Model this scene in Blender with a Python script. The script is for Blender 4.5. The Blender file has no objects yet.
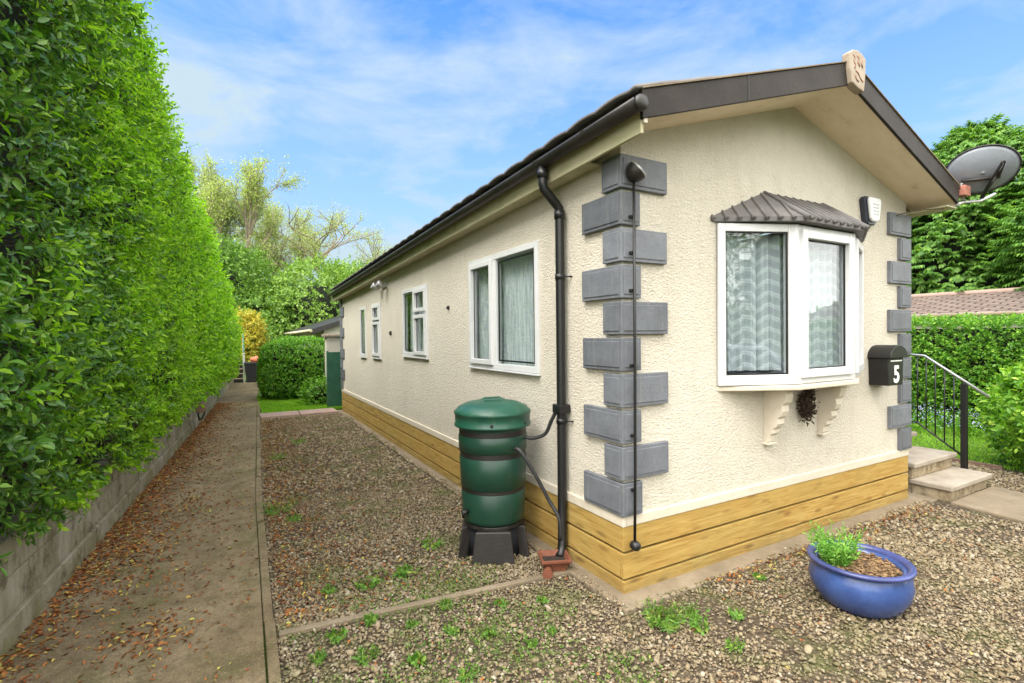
import bpy, math, random
import numpy as np
from mathutils import Vector, Matrix
R = math.radians
rng = np.random.default_rng(7)
random.seed(7)
scene = bpy.context.scene
col = scene.collection

# ------------------------------------------------------------------ camera
F_PX, YAW, PITCH, ROLL = 502.93, R(29.061), R(-0.686), R(0.613)
cam = bpy.data.cameras.new('camera'); cam.sensor_width = 36.0; cam.lens = F_PX / 1024 * 36.0
cam.clip_end = 2000; cam.clip_start = 0.05
cam_o = bpy.data.objects.new('camera', cam); col.objects.link(cam_o)
fw = Vector((math.sin(YAW) * math.cos(PITCH), math.cos(YAW) * math.cos(PITCH), math.sin(PITCH)))
rt = Vector((math.cos(YAW), -math.sin(YAW), 0)); up = rt.cross(fw)
rt2 = rt * math.cos(ROLL) - up * math.sin(ROLL); up2 = up * math.cos(ROLL) + rt * math.sin(ROLL)
M = Matrix((rt2, up2, -fw)).transposed().to_4x4(); M.translation = Vector((-2.192, -2.486, 1.7))
cam_o.matrix_world = M
scene.camera = cam_o

# ------------------------------------------------------------------ sky and sun
SUN_EL, SUN_AZ = R(56), R(253)          # azimuth clockwise from +Y: behind the camera
world = bpy.data.worlds.new('World'); scene.world = world; world.use_nodes = True
wn, wl = world.node_tree.nodes, world.node_tree.links
bg = wn['Background']; bg.inputs[1].default_value = 0.15
sky = wn.new('ShaderNodeTexSky'); sky.sky_type = 'NISHITA'; sky.sun_disc = False
sky.sun_elevation = SUN_EL; sky.sun_rotation = SUN_AZ
sky.air_density = 1.0; sky.dust_density = 0.6; sky.ozone_density = 2.0
tc = wn.new('ShaderNodeTexCoord'); mp = wn.new('ShaderNodeMapping'); mp.inputs['Scale'].default_value = (1.6, 1.6, 4.2)
mp.inputs['Rotation'].default_value = (0.25, -0.2, 0.5)
nz = wn.new('ShaderNodeTexNoise'); nz.inputs['Scale'].default_value = 2.3; nz.inputs['Detail'].default_value = 9; nz.inputs['Roughness'].default_value = 0.60
nz.inputs['Distortion'].default_value = 0.3
cr = wn.new('ShaderNodeValToRGB'); cr.color_ramp.elements[0].position = 0.40; cr.color_ramp.elements[1].position = 0.84
# bright white fill light added to the sky outside the view, thin veil inside
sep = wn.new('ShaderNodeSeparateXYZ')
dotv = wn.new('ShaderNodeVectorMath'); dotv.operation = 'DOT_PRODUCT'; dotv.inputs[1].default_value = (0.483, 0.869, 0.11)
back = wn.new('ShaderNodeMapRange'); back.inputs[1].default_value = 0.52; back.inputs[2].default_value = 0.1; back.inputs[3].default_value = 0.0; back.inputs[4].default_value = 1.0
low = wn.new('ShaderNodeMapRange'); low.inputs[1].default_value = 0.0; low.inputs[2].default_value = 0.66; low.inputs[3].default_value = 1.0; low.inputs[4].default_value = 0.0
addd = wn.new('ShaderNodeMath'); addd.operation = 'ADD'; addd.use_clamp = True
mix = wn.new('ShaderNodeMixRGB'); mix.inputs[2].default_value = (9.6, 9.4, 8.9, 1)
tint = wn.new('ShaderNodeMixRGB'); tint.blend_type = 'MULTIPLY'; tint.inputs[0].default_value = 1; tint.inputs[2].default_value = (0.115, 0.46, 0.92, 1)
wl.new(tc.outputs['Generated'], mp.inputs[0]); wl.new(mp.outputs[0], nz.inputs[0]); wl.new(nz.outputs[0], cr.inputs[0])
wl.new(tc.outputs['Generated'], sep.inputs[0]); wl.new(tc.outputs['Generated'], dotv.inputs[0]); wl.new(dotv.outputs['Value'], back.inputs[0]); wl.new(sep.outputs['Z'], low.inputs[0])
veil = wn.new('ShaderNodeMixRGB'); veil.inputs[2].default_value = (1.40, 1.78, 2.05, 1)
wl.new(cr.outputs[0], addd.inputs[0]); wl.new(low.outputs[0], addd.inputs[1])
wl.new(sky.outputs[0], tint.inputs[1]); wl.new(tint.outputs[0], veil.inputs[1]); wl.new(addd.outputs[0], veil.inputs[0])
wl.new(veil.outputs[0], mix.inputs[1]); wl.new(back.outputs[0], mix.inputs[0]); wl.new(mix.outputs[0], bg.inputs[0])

sl = bpy.data.lights.new('sun', 'SUN'); sl.energy = 1.6; sl.angle = R(36); sl.color = (1.0, 0.95, 0.88)
so = bpy.data.objects.new('sun', sl); col.objects.link(so)
sd = Vector((math.sin(SUN_AZ) * math.cos(SUN_EL), math.cos(SUN_AZ) * math.cos(SUN_EL), math.sin(SUN_EL)))
so.rotation_euler = sd.to_track_quat('Z', 'Y').to_euler(); so.location = (-3, -12, 20)
scene.view_settings.view_transform = 'Standard'; scene.view_settings.look = 'None'
scene.view_settings.exposure = 1.58; scene.view_settings.gamma = 1.0
scene.view_settings.use_curve_mapping = False
scene.cycles.max_bounces = 8
scene.cycles.use_denoising = True

# ------------------------------------------------------------------ material helpers
class NT:
    def __init__(s, name):
        s.m = bpy.data.materials.new(name); s.m.use_nodes = True
        s.n = s.m.node_tree.nodes; s.l = s.m.node_tree.links
        s.p = s.n['Principled BSDF']; s.out = s.n['Material Output']
    def new(s, t, **k):
        x = s.n.new('ShaderNode' + t)
        for a, b in k.items(): setattr(x, a, b)
        return x
    def put(s, v, sock):
        if isinstance(v, bpy.types.NodeSocket): s.l.new(v, sock)
        elif isinstance(v, (tuple, list)): sock.default_value = (*v, 1) if len(v) == 3 and sock.type == 'RGBA' else v
        else: sock.default_value = v
    def coord(s, scale=(1, 1, 1), kind='Object', rot=(0, 0, 0)):
        t = s.new('TexCoord'); m = s.new('Mapping'); m.inputs['Scale'].default_value = scale; m.inputs['Rotation'].default_value = rot
        s.l.new(t.outputs[kind], m.inputs[0]); return m.outputs[0]
    def noise(s, vec, scale, detail=4, rough=.55, dist=0.):
        x = s.new('TexNoise'); s.l.new(vec, x.inputs[0]); x.inputs['Scale'].default_value = scale
        x.inputs['Detail'].default_value = detail; x.inputs['Roughness'].default_value = rough; x.inputs['Distortion'].default_value = dist
        return x.outputs[0]
    def voro(s, vec, scale, feature='F1', out='Distance', rnd=1.):
        x = s.new('TexVoronoi', feature=feature); s.l.new(vec, x.inputs['Vector']); x.inputs['Scale'].default_value = scale
        x.inputs['Randomness'].default_value = rnd
        return x.outputs[out]
    def ramp(s, fac, stops, interp='LINEAR'):
        x = s.new('ValToRGB'); e = x.color_ramp.elements; x.color_ramp.interpolation = interp
        while len(e) < len(stops): e.new(.5)
        for i, (p, c) in enumerate(stops):
            e[i].position = p
            if not isinstance(c, (tuple, list)): c = (c, c, c)
            e[i].color = (*c, 1)
        s.l.new(fac, x.inputs[0]); return x.outputs[0]
    def mix(s, fac, a, b, mode='MIX'):
        x = s.new('MixRGB', blend_type=mode); s.put(fac, x.inputs[0]); s.put(a, x.inputs[1]); s.put(b, x.inputs[2]); return x.outputs[0]
    def math(s, op, a, b=0., clamp=False):
        x = s.new('Math', operation=op); x.use_clamp = clamp; s.put(a, x.inputs[0]); s.put(b, x.inputs[1]); return x.outputs[0]
    def bump(s, h, dist=.01, strength=1., prev=None):
        x = s.new('Bump'); x.inputs['Distance'].default_value = dist; x.inputs['Strength'].default_value = strength
        s.l.new(h, x.inputs['Height'])
        if prev: s.l.new(prev, x.inputs['Normal'])
        s.l.new(x.outputs[0], s.p.inputs['Normal']); return x.outputs[0]
    def sep(s, vec):
        x = s.new('SeparateXYZ'); s.l.new(vec, x.inputs[0]); return x.outputs
    def island(s): return s.new('NewGeometry').outputs['Random Per Island']
    def set(s, c=None, r=None, spec=None, metal=None):
        if c is not None: s.put(c, s.p.inputs['Base Color'])
        if r is not None: s.put(r, s.p.inputs['Roughness'])
        if spec is not None: s.p.inputs['Specular IOR Level'].default_value = spec
        if metal is not None: s.p.inputs['Metallic'].default_value = metal
        return s.m

def plain(name, c, r=.5, var=.12, scale=6., bump=0., metal=0., spec=.5):
    t = NT(name); v = t.coord(); n = t.noise(v, scale, 5, .6)
    a = tuple(x * (1 - var) for x in c); b = tuple(min(1, x * (1 + var)) for x in c)
    t.set(t.ramp(n, [(.3, a), (.7, b)]), r, spec, metal)
    if bump: t.bump(t.noise(v, scale * 12, 4), bump)
    return t.m

def leaf_mat(name, stops, rough=.42, transl=.35, spec=.35, tcol=None):
    t = NT(name); i = t.island()
    c = t.ramp(i, stops)
    t.set(c, rough, spec)
    tr = t.new('BsdfTranslucent'); t.l.new(t.mix(1., c, tcol or (1.5, 1.6, .6), 'MULTIPLY'), tr.inputs[0])
    mx = t.new('MixShader'); mx.inputs[0].default_value = transl
    t.l.new(t.p.outputs[0], mx.inputs[1]); t.l.new(tr.outputs[0], mx.inputs[2]); t.l.new(mx.outputs[0], t.out.inputs[0])
    return t.m

MT = {}
def build_materials():
    # textured cream render
    t = NT('cream_render'); v = t.coord()
    big = t.noise(v, .9, 4, .6); st = t.noise(t.coord((1, 1, .25)), 5, 5, .65)
    base = t.ramp(big, [(.3, (.60, .55, .46)), (.7, (.655, .61, .52))])
    base = t.mix(t.ramp(st, [(.52, 0.), (.80, .34)]), base, (.42, .365, .28))
    z = t.sep(v)[2]
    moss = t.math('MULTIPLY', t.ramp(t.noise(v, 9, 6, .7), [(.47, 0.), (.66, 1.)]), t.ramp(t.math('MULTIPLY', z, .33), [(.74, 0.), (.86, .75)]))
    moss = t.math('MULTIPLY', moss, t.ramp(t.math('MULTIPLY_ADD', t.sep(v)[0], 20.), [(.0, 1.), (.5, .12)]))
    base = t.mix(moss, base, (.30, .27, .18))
    t.set(base, .85, .2)
    h1 = t.noise(t.coord((.75, .75, 1.3)), 62, 4, .62, .8); h2 = t.voro(t.coord((.8, .8, 1.25)), 48)
    pits = t.ramp(h1, [(.30, 1.), (.43, 0.)]); grp = t.ramp(t.noise(v, 7, 4), [(.35, .15), (.65, 1.)])
    base2 = t.mix(t.math('MULTIPLY', t.math('MULTIPLY', pits, grp), .42), base, (.33, .28, .2)); splash = t.math('MULTIPLY', t.ramp(z, [(.50, 1.), (.85, 0.)]), t.ramp(t.noise(v, 11, 6, .7), [(.45, 0.), (.75, .5)]))
    t.set(t.mix(splash, base2, (.37, .34, .24)), .88, .15)
    h = t.math('ADD', t.ramp(h1, [(.32, 0.), (.62, 1.)]), t.math('MULTIPLY', h2, .8)); t.bump(h, .006, .85); MT['render'] = t.m
    t = NT('cream_paint'); v = t.coord()
    t.set(t.ramp(t.noise(v, 7, 6, .7), [(.3, (.52, .465, .37)), (.6, (.60, .54, .44)), (.74, (.54, .49, .4))]), .6, .3); t.bump(t.noise(v, 30, 3), .002); MT['cream'] = t.m
    t = NT('stained_soffit'); v = t.coord()
    b = t.ramp(t.noise(t.coord((1, 2.5, 1)), 3.2, 7, .7), [(.35, (.82, .71, .55)), (.62, (.76, .63, .46)), (.78, (.44, .32, .20))])
    t.set(b, .8, .2); t.bump(t.noise(v, 60, 4), .003); MT['soffit'] = t.m
    t = NT('mossy_fascia'); v = t.coord()
    t.set(t.ramp(t.noise(t.coord((3, 1, 3)), 4, 7, .7), [(.35, (.52, .47, .33)), (.6, (.42, .40, .25)), (.75, (.22, .22, .12))]), .7, .3); MT['fascia'] = t.m
    # timber, grain along x or y
    for nm, sc, rot in (('timber_front', (1.2, 14, 14), 0), ('timber_side', (14, 1.2, 14), 0)):
        t = NT(nm); v = t.coord(sc); g = t.noise(v, 2.2, 7, .65, 1.2)
        i = t.island()
        c = t.ramp(g, [(.30, (.17, .085, .018)), (.44, (.31, .19, .048)), (.56, (.40, .27, .082)), (.70, (.49, .35, .13))])
        kn = t.voro(t.coord((2.4, 9, 9) if nm == 'timber_front' else (9, 2.4, 9)), 1.35)
        c = t.mix(t.ramp(kn, [(.10, .9), (.24, 0.)]), c, (.13, .065, .02))
        c = t.mix(t.ramp(t.noise(t.coord(), 2.2, 5, .6), [(.42, 0.), (.75, .5)]), c, (.27, .24, .085))
        c = t.mix(t.math('MULTIPLY', i, .4), c, (.45, .27, .07))
        zz = t.sep(t.coord())[2]
        c = t.mix(t.math('MULTIPLY', t.ramp(zz, [(.0, .8), (.13, 0.)]), t.noise(t.coord(), 9, 4)), c, (.15, .12, .06))
        t.set(c, .7, .25); t.bump(g, .003); MT[nm] = t.m
    t = NT('grey_quoin'); v = t.coord(); i = t.island()
    c = t.ramp(t.noise(v, 5, 6, .65), [(.3, (.105, .112, .128)), (.62, (.15, .16, .18)), (.8, (.20, .21, .23))])
    c = t.mix(t.ramp(t.noise(v, 22, 6, .75), [(.52, 0.), (.78, .5)]), c, (.075, .078, .08))
    oi = t.new('ObjectInfo').outputs['Random']; c = t.mix(1., c, t.ramp(oi, [(0., .80), (1., 1.18)]), 'MULTIPLY')
    c = t.mix(t.ramp(t.noise(t.coord((9, 9, .9)), 3, 6, .7), [(.55, 0.), (.75, .45)]), c, (.27, .265, .24))
    t.set(c, .55, .35); t.bump(t.noise(v, 55, 5, .7), .0035); MT['quoin'] = t.m
    MT['roof'] = plain('grey_brown_roof_tile', (.125, .118, .115), .6, .3, 5, .004)
    MT['verge'] = plain('brown_verge_board', (.028, .023, .020), .6, .3, 4, .002, spec=.2)
    MT['black_plastic'] = plain('black_plastic', (.008, .008, .009), .42, .25, 9, .0006)
    MT['gutter'] = plain('weathered_gutter', (.021, .018, .016), .48, .5, 5, .001)
    t = NT('white_upvc'); v = t.coord()
    t.set(t.ramp(t.noise(v, 5, 5, .6), [(.35, (.60, .605, .61)), (.7, (.655, .66, .67))]), .3, .5); MT['upvc'] = t.m
    # glass: thin pane, part mirror part see-through
    t = NT('window_glass'); gl = t.new('BsdfGlossy'); gl.inputs['Roughness'].default_value = .01; gl.inputs[0].default_value = (.95, .97, 1, 1)
    trn = t.new('BsdfTransparent'); trn.inputs[0].default_value = (.93, .95, .95, 1)
    ge = t.new('NewGeometry'); dp_ = t.new('VectorMath', operation='DOT_PRODUCT'); t.l.new(ge.outputs['Incoming'], dp_.inputs[0]); t.l.new(ge.outputs['Normal'], dp_.inputs[1])
    om = t.math('SUBTRACT', 1., t.math('ABSOLUTE', dp_.outputs['Value']), True)
    f2 = t.math('ADD', t.math('MULTIPLY', t.math('POWER', om, 5.), .8), .06, True); mx = t.new('MixShader'); t.l.new(f2, mx.inputs[0])
    t.l.new(trn.outputs[0], mx.inputs[1]); t.l.new(gl.outputs[0], mx.inputs[2]); t.l.new(mx.outputs[0], t.out.inputs[0])
    wv = t.noise(t.coord(), 2.2, 2); bn = t.bump(wv, .003); t.l.new(bn, gl.inputs['Normal']); MT['glass'] = t.m
    # lace: net with scalloped tiers
    t = NT('lace_net'); uv = t.coord((1, 1, 1), 'UV'); s = t.sep(uv)
    fx = t.math('SUBTRACT', t.math('FRACT', t.math('MULTIPLY', s[0], 5.2)), .5)
    arc = t.math('MULTIPLY', t.math('MULTIPLY', fx, fx), -.28)
    tier = t.math('FRACT', t.math('MULTIPLY', t.math('SUBTRACT', s[1], arc), 11.0))
    ln = t.ramp(tier, [(.0, 0.), (.30, .1), (.42, .8), (.52, .3), (.62, 1.), (.74, .1), (1., 0.)])
    sp = t.ramp(t.voro(t.coord((1, 1, 1), 'UV'), 55), [(.2, 1.), (.35, 0.)])
    c = t.mix(t.math('MAXIMUM', ln, t.math('MULTIPLY', sp, .5)), (.52, .575, .605), (.61, .66, .68))
    t.set(c, .9, .1)
    tr = t.new('BsdfTransparent'); mx = t.new('MixShader'); t.put(t.math('MULTIPLY_ADD', ln, .28), mx.inputs[0])
    fac = t.ramp(ln, [(0., .72), (1., .97)]); t.l.new(fac, mx.inputs[0])
    t.l.new(tr.outputs[0], mx.inputs[1]); t.l.new(t.p.outputs[0], mx.inputs[2]); t.l.new(mx.outputs[0], t.out.inputs[0]); MT['lace'] = t.m
    t = NT('plain_net'); c = t.ramp(t.noise(t.coord((9, 9, .6)), 9, 3), [(.35, (.44, .50, .51)), (.65, (.70, .75, .77))])
    t.set(c, .9, .1); tr = t.new('BsdfTransparent'); mx = t.new('MixShader'); mx.inputs[0].default_value = .86
    t.l.new(tr.outputs[0], mx.inputs[1]); t.l.new(t.p.outputs[0], mx.inputs[2]); t.l.new(mx.outputs[0], t.out.inputs[0]); MT['net'] = t.m
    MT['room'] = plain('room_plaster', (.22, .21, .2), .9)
    # ground materials
    t = NT('gravel_bed'); v = t.coord()
    vc = t.voro(v, 42, 'F1', 'Color'); vd = t.voro(v, 42)
    c = t.ramp(t.sep(vc)[0], [(0., (.06, .045, .03)), (.4, (.12, .09, .055)), (.75, (.16, .13, .09)), (1., (.22, .18, .13))])
    c = t.mix(t.ramp(vd, [(.25, 0.), (.6, .85)]), c, (.05, .037, .024))
    c = t.mix(t.math('MULTIPLY', t.ramp(t.noise(v, 2.6, 5, .65), [(.5, 0.), (.66, 1.)]), .7), c, (.09, .10, .03))
    t.set(c, .9, .2); t.bump(t.math('SUBTRACT', 1., vd), .02); MT['gravel_bed'] = t.m
    t = NT('concrete_path'); v = t.coord()
    c = t.ramp(t.noise(v, 1.3, 7, .65), [(.3, (.13, .093, .05)), (.5, (.215, .162, .094)), (.72, (.32, .255, .155))])
    c = t.mix(t.ramp(t.noise(v, 30, 8, .85), [(.47, 0.), (.68, .75)]), c, (.07, .052, .03))
    c = t.mix(t.ramp(t.noise(v, 3.1, 6, .7), [(.50, 0.), (.66, .7)]), c, (.10, .098, .03))
    c = t.mix(t.ramp(t.voro(v, 85), [(.12, .75), (.3, 0.)]), c, (.36, .30, .20))
    c = t.mix(t.ramp(t.noise(v, 9, 8, .8), [(.48, 0.), (.62, .6)]), c, (.085, .068, .034)); c = t.mix(t.ramp(t.noise(v, 17, 7, .8, .5), [(.56, 0.), (.68, .5)]), c, (.24, .21, .12))
    t.set(c, .9, .25); b = t.bump(t.noise(v, 60, 6, .75), .008); t.bump(t.noise(v, 5, 4), .02, 1, b); MT['path'] = t.m
    t = NT('concrete_block'); v = t.coord(); zz = t.sep(v)[2]
    c = t.ramp(t.noise(t.coord((1.6, 1.6, .5)), 3.2, 7, .7), [(.3, (.16, .135, .095)), (.5, (.30, .275, .215)), (.72, (.44, .41, .35))])
    c = t.mix(t.ramp(t.noise(v, 5, 6, .75), [(.50, 0.), (.64, .85)]), c, (.075, .062, .038))
    grn = t.math('MULTIPLY', t.ramp(t.noise(v, 3, 6, .7), [(.35, 0.), (.6, 1.)]), t.ramp(zz, [(.0, .9), (.33, .15), (.6, .35)]))
    c = t.mix(grn, c, (.16, .155, .06))
    t.set(c, .9, .2); b = t.bump(t.noise(v, 90, 5, .7), .006); t.bump(t.noise(v, 8, 4), .012, 1, b); MT['block'] = t.m
    t = NT('pale_concrete'); v = t.coord()
    c = t.ramp(t.noise(v, 3, 7, .7), [(.3, (.15, .12, .08)), (.55, (.22, .175, .12)), (.75, (.28, .235, .17))])
    c = t.mix(t.ramp(t.noise(v, 30, 6, .8), [(.52, 0.), (.75, .6)]), c, (.15, .12, .08))
    t.set(c, .9, .2); t.bump(t.noise(v, 70, 5, .7), .006); MT['concrete'] = t.m
    t = NT('stone_slab'); v = t.coord()
    c = t.ramp(t.noise(v, 4, 7, .7), [(.3, (.24, .20, .155)), (.6, (.36, .315, .255)), (.8, (.28, .235, .18))]); t.set(c, .85, .2); t.bump(t.noise(v, 60, 5, .7), .004); MT['slab'] = t.m
    t = NT('stone_riser'); v = t.coord()
    c = t.ramp(t.noise(v, 9, 7, .75), [(.35, (.17, .125, .075)), (.55, (.36, .29, .19)), (.75, (.44, .38, .27))]); t.set(c, .9, .2); t.bump(t.noise(v, 30, 5, .7), .015); MT['riser'] = t.m
    MT['pink_slab'] = plain('pinkish_paving', (.33, .225, .18), .85, .15, 6, .004)
    t = NT('grass_soil'); v = t.coord()
    t.set(t.ramp(t.noise(v, 3, 6, .7), [(.3, (.035, .07, .012)), (.7, (.08, .14, .025))]), .95, .1); MT['turf'] = t.m
    t = NT('pebble'); i = t.island(); v = t.coord()
    c = t.ramp(i, [(0., (.085, .062, .036)), (.2, (.185, .14, .08)), (.38, (.26, .21, .125)), (.54, (.165, .135, .09)), (.68, (.30, .255, .165)), (.8, (.21, .145, .085)), (.92, (.28, .245, .18)), (1., (.39, .345, .26))])
    c = t.mix(t.ramp(t.noise(v, 90, 3), [(.4, 0.), (.7, .4)]), c, (.18, .13, .08))
    pz = t.sep(v)
    mo = t.math('MULTIPLY', t.ramp(t.noise(v, 2.6, 5, .65), [(.5, 0.), (.62, 1.)]), t.ramp(t.math('MULTIPLY_ADD', pz[0], -.5), [(.0, .25), (.6, .8)]))
    c = t.mix(mo, c, (.12, .125, .05))
    t.set(c, .8, .3); MT['pebble'] = t.m
    t = NT('dead_leaf'); i = t.island()
    c = t.ramp(i, [(0., (.10, .035, .014)), (.25, (.22, .075, .022)), (.5, (.33, .135, .04)), (.75, (.16, .06, .025)), (.9, (.40, .26, .07)), (1., (.36, .36, .08))]); t.set(c, .7, .2); MT['dead_leaf'] = t.m
    # greens
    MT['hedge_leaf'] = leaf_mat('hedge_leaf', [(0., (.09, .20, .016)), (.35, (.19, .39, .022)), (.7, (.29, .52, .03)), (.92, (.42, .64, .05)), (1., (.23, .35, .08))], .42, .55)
    MT['hedge_leaf_shaded'] = leaf_mat('hedge_leaf_shaded', [(0., (.04, .11, .022)), (.45, (.08, .20, .03)), (.8, (.14, .29, .036)), (1., (.24, .40, .06))], .34, .34, .5)  # darker copy of the hedge leaf, for parts of the hedge in shade
    MT['foliage_shade_core'] = plain('foliage_shade_core', (.006, .010, .003), .95, .4, 6)  # near-black colour stands in for the shade inside the foliage
    MT['twig'] = plain('twig_bark', (.09, .065, .04), .85, .3, 12, .002)
    MT['bark'] = plain('pale_bark', (.24, .20, .145), .9, .3, 5, .01)
    MT['bark_dark'] = plain('dark_bark', (.09, .07, .05), .9, .3, 5, .01)
    MT['bush_leaf'] = leaf_mat('bush_leaf', [(0., (.05, .15, .016)), (.5, (.10, .26, .022)), (.85, (.19, .38, .03)), (1., (.28, .46, .06))], .4, .4)
    MT['lime_leaf'] = leaf_mat('lime_leaf', [(0., (.09, .22, .02)), (.5, (.16, .35, .03)), (.85, (.26, .46, .045)), (1., (.42, .55, .10))], .4, .35)
    MT['spring_leaf'] = leaf_mat('spring_leaf', [(0., (.20, .28, .08)), (.5, (.32, .40, .13)), (.85, (.43, .50, .19)), (1., (.52, .56, .28))], .5, .4)
    MT['mid_leaf'] = leaf_mat('mid_leaf', [(0., (.05, .12, .015)), (.5, (.10, .21, .025)), (.85, (.17, .30, .04)), (1., (.24, .36, .07))], .5, .35)
    MT['maple_leaf'] = leaf_mat('maple_leaf', [(0., (.08, .17, .025)), (.5, (.15, .27, .04)), (1., (.27, .40, .08))], .5, .35)
    MT['yellow_leaf'] = leaf_mat('yellow_leaf', [(0., (.34, .29, .025)), (.45, (.50, .42, .04)), (.75, (.42, .42, .06)), (1., (.20, .30, .05))], .5, .35, tcol=(1.3, 1.2, .5))
    MT['conifer_leaf'] = leaf_mat('conifer_leaf', [(0., (.045, .12, .02)), (.45, (.085, .20, .03)), (.8, (.14, .28, .045)), (1., (.22, .36, .07))], .55, .35)
    MT['weed_leaf'] = leaf_mat('weed_leaf', [(0., (.07, .17, .025)), (.6, (.13, .27, .04)), (1., (.30, .36, .07))], .45, .35)
    MT['herb_leaf'] = leaf_mat('herb_leaf', [(0., (.10, .27, .04)), (.6, (.18, .40, .06)), (1., (.30, .50, .10))], .45, .35)
    MT['grass_blade'] = leaf_mat('grass_blade', [(0., (.14, .31, .02)), (.6, (.24, .46, .03)), (1., (.34, .54, .05))], .5, .4)
    t = NT('flower_blue'); i = t.island(); t.set(t.ramp(i, [(0., (.16, .19, .40)), (.7, (.28, .32, .50)), (1., (.45, .46, .55))]), .7); MT['flower'] = t.m
    # objects
    t = NT('green_plastic'); v = t.coord()
    c = t.ramp(t.noise(v, 4, 6, .65), [(.3, (.007, .036, .022)), (.7, (.012, .052, .031))]); c = t.mix(t.ramp(t.noise(t.coord((6, 6, 1)), 4, 6, .7), [(.55, 0.), (.8, .35)]), c, (.05, .065, .04))
    t.set(c, .36, .45); t.bump(t.noise(v, 120, 3), .0008); MT['butt'] = t.m
    t = NT('faded_green_plastic'); v = t.coord()
    c = t.ramp(t.noise(v, 4, 6, .65), [(.3, (.009, .058, .036)), (.7, (.015, .085, .052))]); c = t.mix(t.ramp(t.noise(v, 14, 6, .7), [(.5, 0.), (.75, .4)]), c, (.09, .14, .09)); t.set(c, .4, .45); MT['butt_lid'] = t.m
    MT['stand'] = plain('dark_brown_plastic', (.015, .0125, .011), .5, .35, 7, .002)
    MT['hose'] = plain('grey_hose', (.028, .028, .03), .45, .2, 9)
    MT['terracotta'] = plain('terracotta', (.17, .055, .027), .7, .25, 14, .002)
    MT['dark_soil'] = plain('dark_soil', (.03, .022, .015), .95, .4, 20, .01)
    t = NT('blue_glaze'); v = t.coord(); n = t.noise(v, 3.5, 6, .65)
    c = t.ramp(n, [(.3, (.018, .036, .115)), (.5, (.032, .064, .195)), (.72, (.055, .105, .28))])
    zz = t.sep(v)[2]; c = t.mix(t.math('MULTIPLY', t.ramp(zz, [(0., 1.), (.17, 0.)]), t.ramp(t.noise(v, 6, 5, .7), [(.3, .1), (.65, .75)])), c, (.04, .035, .085))
    c = t.mix(t.ramp(t.noise(v, 40, 5, .8), [(.62, 0.), (.78, .4)]), c, (.10, .10, .15))
    t.set(c, .27, .5); t.bump(t.noise(v, 14, 4), .002); MT['glaze'] = t.m
    MT['rimglaze'] = plain('dark_blue_glaze', (.042, .055, .17), .32, .3, 9, .001)
    MT['bark_mulch'] = plain('mulch', (.07, .04, .02), .9, .4, 18, .006)
    MT['straw'] = plain('straw', (.25, .155, .075), .85, .3, 10)
    MT['black_metal'] = plain('black_painted_metal', (.006, .0055, .0055), .45, .25, 9, .0006)
    MT['rail_metal'] = plain('galvanised_rail', (.30, .31, .32), .35, .12, 9, metal=.7)
    MT['white_plastic'] = plain('white_plastic', (.70, .71, .72), .4, .06, 6)
    MT['navy_plastic'] = plain('navy_plastic', (.02, .024, .04), .4, .1, 6)
    MT['grey_mark'] = plain('grey_mark', (.42, .43, .45), .5, .1)
    MT['white_paint'] = plain('white_paint', (.85, .85, .83), .45, .05)
    MT['dish'] = plain('grey_dish_steel', (.22, .24, .275), .42, .18, 4, .001, .2)
    MT['zinc'] = plain('zinc_bracket', (.42, .42, .41), .45, .2, 12, metal=.6)
    MT['rust'] = plain('rusty_red_bracket', (.25, .085, .05), .75, .4, 20, .002)
    MT['brick'] = plain('dull_red_block', (.33, .13, .09), .8, .3, 10, .004)
    MT['dead_vine'] = plain('dry_vine', (.05, .03, .018), .9, .5, 16, .003)
    t = NT('ridge_cap_cream'); v = t.coord()
    t.set(t.ramp(t.noise(v, 9, 6, .7), [(.35, (.27, .21, .15)), (.65, (.38, .32, .25))]), .7); MT['ridgecap'] = t.m
    MT['ridge_mark'] = plain('faded_red_brown_paint', (.30, .16, .11), .8, .5, 20)
    MT['bin'] = plain('black_bin_plastic', (.018, .019, .024), .45, .2, 6)
    MT['orange'] = plain('orange_plastic', (.62, .17, .08), .6, .2, 10)
    MT['green_paint'] = plain('green_painted_panel', (.02, .10, .055), .5, .25, 5, .001)
    MT['post_wood'] = plain('weathered_post', (.16, .10, .07), .85, .3, 12, .003)
    MT['nwall'] = plain('neighbour_render', (.55, .51, .44), .85, .08, 3, .003)
    t = NT('neighbour_tile'); v = t.coord(); 
    br = t.new('TexBrick'); t.l.new(t.coord((1, 1, 1), 'UV'), br.inputs[0]); br.inputs['Scale'].default_value = 1.; br.offset = .5
    br.inputs['Color1'].default_value = (.155, .118, .10, 1); br.inputs['Color2'].default_value = (.23, .175, .145, 1); br.inputs['Mortar'].default_value = (.045, .032, .026, 1)
    br.inputs['Mortar Size'].default_value = .03; br.inputs['Brick Width'].default_value = .42; br.inputs['Row Height'].default_value = .21
    t.set(br.outputs[0], .85, .2); t.bump(br.outputs['Fac'], .03, -1.); MT['ntile'] = t.m
build_materials()

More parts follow.
